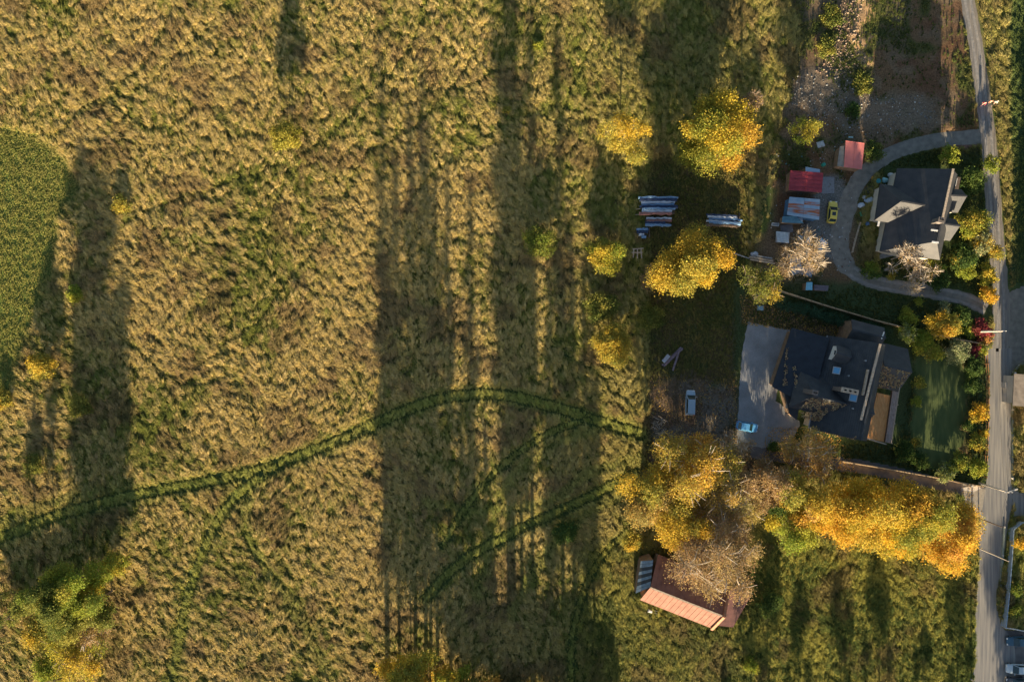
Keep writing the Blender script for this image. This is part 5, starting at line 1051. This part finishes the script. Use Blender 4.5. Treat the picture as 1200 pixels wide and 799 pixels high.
m = MB(); m.beam((*P2(1113, 562), .6), (*P2(1132, 567), .6), .08, 1.1); m.build('leaf', DARKW, gv); m = MB(); m.box(*P2(1134, 568), 0, .35, .35, 1.4); m.build('gatepost', CONC, gv); 
# island beside the junction
sheet('kerbed_island', [(1126, 571), (1146, 569), (1149, 572), (1141, 576), (1127, 574)], .09, CONC)
# ------------------------------------------------------------------ poles and wires
def pole(label, px, py, h_, m_, arm=True, lamp=False, r_=.14):
    x, y = P2(px, py); t = thing('utility_pole', label, 'utility pole', (x, y, 0)); m = MB(); m.tube([(x, y, -.2), (x, y, h_*.5), (x, y, h_)], [r_*1.5, r_*1.15, r_*.75], 8); m.build('shaft', m_, t)
    if arm:
        m = MB(); m.beam((x-.75, y, h_-.25), (x+.75, y, h_-.25), .1); m.build('crossarm', STEEL, t)
        for k in (-.65, 0, .65): m = MB(); m.lathe(x+k, y, [(.05, h_-.2), (.07, h_-.12), (.05, h_-.05), (.06, h_+.02)], 8); m.build('insulator', WHITE, t)
    if lamp:
        m = MB(); m.tube([(x, y, h_-.4), (x+.5, y+.3, h_), (x+1.1, y+.5, h_+.05)], .05, 6); m.build('lamp_arm', STEEL, t); m = MB(); m.box(x+1.3, y+.55, h_-.02, .6, .28, .12, .3); m.build('lamp_head', CONC, t, bevel=.04)
    return x, y, h_
CP = mat('pale_concrete_pole', (.58, .52, .46), .85, .12, 2, .1, 8)
pA = pole('pale concrete pole with reddish shrub at its foot by the road', 1142, 388.5, 7.8, CP, r_=.17); pB = pole('pale concrete lamp pole at the mouth of the driveway', 1147, 566, 8.2, CP, lamp=True, r_=.17)
pC = pole('dark timber pole on the sunny patch beside the road', 1139, 604, 8.3, DARKW, arm=False, r_=.12); pD = pole('thin pale pole at the foot of the orange roadside tree', 1147, 642, 8.2, CP, arm=False, r_=.09); pE = pole('pale pole at the bottom edge left of the road', 1136, 794, 8.2, CP, r_=.1)
def wire(label, a, b, off=0, sag=.5):
    m = MB(); pts = []
    for i in range(13): f_ = i/12; pts.append((a[0]+(b[0]-a[0])*f_+off, a[1]+(b[1]-a[1])*f_, a[2]+(b[2]-a[2])*f_-.15-sag*4*f_*(1-f_)))
    m.tube(pts, .016, 4); o = m.build('cable', DARK); return tag(o, label, 'cable', 'overhead cables along the road')
north = (P2(1128, -60)[0], P2(1128, -60)[1], 7.8)
LC = 'thin overhead cable strung between the roadside poles'
for k in (-.65, 0, .65): wire(LC, pA, pB, k); wire(LC, pA, north, k)
wire(LC, pB, pC); wire(LC, pB, pD); wire(LC, pD, pE, 0, 1.0); wire(LC, pB, (P2(1230, 585)[0], P2(1230, 585)[1], 7.5))
# ------------------------------------------------------------------ two walkers on the gravel track
def person(label, px, py, face, coat, trouser, hairc, phase):
    x, y = P2(px, py); root = bpy.data.objects.new('person', None); COL.objects.link(root); root.location = (x, y, .06); root.rotation_euler = (0, 0, face); tag(root, label, 'person')
    SK = colm((.55, .36, .27))
    def skin(name, verts, edges, rad, m_, sub=1):
        me = bpy.data.meshes.new(name); me.from_pydata(verts, edges, []); o = bpy.data.objects.new(name, me); COL.objects.link(o); o.parent = root
        k = o.modifiers.new('skin', 'SKIN')
        for i, r_ in enumerate(rad): me.skin_vertices[0].data[i].radius = (r_, r_) if not isinstance(r_, tuple) else r_
        me.skin_vertices[0].data[0].use_root = True; me.materials.append(m_); k.use_smooth_shade = True; k.branch_smoothing = .6; s_ = o.modifiers.new('sub', 'SUBSURF'); s_.levels = sub; s_.render_levels = sub; return o
    st = .26*phase
    V = [(0, 0, .93), (0, 0, 1.12), (0, 0, 1.36), (0, 0, 1.46), (0, .01, 1.55), (0, .02, 1.66)]; E = [(0, 1), (1, 2), (2, 3), (3, 4), (4, 5)]; R = [.14, .13, (.17, .11), .06, .085, .095]
    for s in (-1, 1):
        b = len(V); V += [(s*.10, s*st*.1, .86), (s*.11, s*st+.04, .48), (s*.11, s*st*1.6-.05, .09), (s*.12, s*st*1.6+.14, .03)]; E += [(0, b), (b, b+1), (b+1, b+2), (b+2, b+3)]; R += [.10, .065, .045, .035]
        b = len(V); V += [(s*.20, 0, 1.40), (s*.25, -s*st*.3-.02, 1.12), (s*.26, -s*st*.8+.08, .87), (s*.255, -s*st*.8+.11, .79)]; E += [(2, b), (b, b+1), (b+1, b+2), (b+2, b+3)]; R += [.06, .045, .032, .034]
        hand = b+3
        for f_ in range(4):
            c = len(V); hx, hy, hz = V[hand]; V += [(hx+s*.004, hy-.03+f_*.02, hz-.05), (hx-s*.012, hy-.03+f_*.02, hz-.085+.006*abs(f_-1))]; E += [(hand, c), (c, c+1)]; R += [.009, .008]
        c = len(V); V += [(hx-s*.02, hy+.045, hz-.02), (hx-s*.03, hy+.055, hz-.055)]; E += [(hand, c), (c, c+1)]; R += [.010, .009]
    V += [(0, .105, 1.655)]; E += [(5, len(V)-1)]; R += [.015]
    skin('body', V, E, R, SK)
    cV = [(0, 0, .82), (0, 0, .98), (0, 0, 1.15), (0, 0, 1.36), (0, 0, 1.44)]; cE = [(0, 1), (1, 2), (2, 3), (3, 4)]; cR = [(.19, .15), (.18, .14), (.165, .14), (.195, .135), .08]
    for s in (-1, 1): b = len(cV); cV += [(s*.20, 0, 1.40), (s*.25, -s*st*.3-.02, 1.12), (s*.26, -s*st*.75+.07, .90)]; cE += [(3, b), (b, b+1), (b+1, b+2)]; cR += [.08, .065, .055]
    skin('jacket', cV, cE, cR, colm(coat))
    tV = [(0, 0, .92), (0, 0, .88)]; tE = [(0, 1)]; tR = [(.15, .12), (.16, .13)]
    for s in (-1, 1): b = len(tV); tV += [(s*.10, s*st*.1, .80), (s*.11, s*st+.04, .48), (s*.11, s*st*1.6-.05, .12)]; tE += [(1, b), (b, b+1), (b+1, b+2)]; tR += [.11, .08, .065]
    skin('trousers', tV, tE, tR, colm(trouser))
    m = MB(); m.lathe(0, -.012, [(.105, 1.62), (.118, 1.68), (.112, 1.74), (.075, 1.785), (.02, 1.80)], 12); o = m.build('hair', colm(hairc), None, smooth=True); o.parent = root
    for s in (-1, 1): m = MB(); m.box(s*.035, .10, 1.665, .022, .012, .014); o = m.build('eye', DARK, None); o.parent = root
person('walker in a crimson jacket on the left of the gravel track', 1149, 123.5, 2.9, (.45, .03, .08), (.45, .22, .28), (.10, .05, .04), 1)
person('walker in an orange jacket and pale trousers on the track edge', 1156.5, 121.5, 2.9, (.60, .20, .12), (.60, .52, .36), (.30, .2, .1), -1)
person('walker in a pale grey coat at the grassy edge of the track', 1162.5, 122, 3.1, (.55, .60, .58), (.08, .08, .07), (.6, .55, .45), 1)
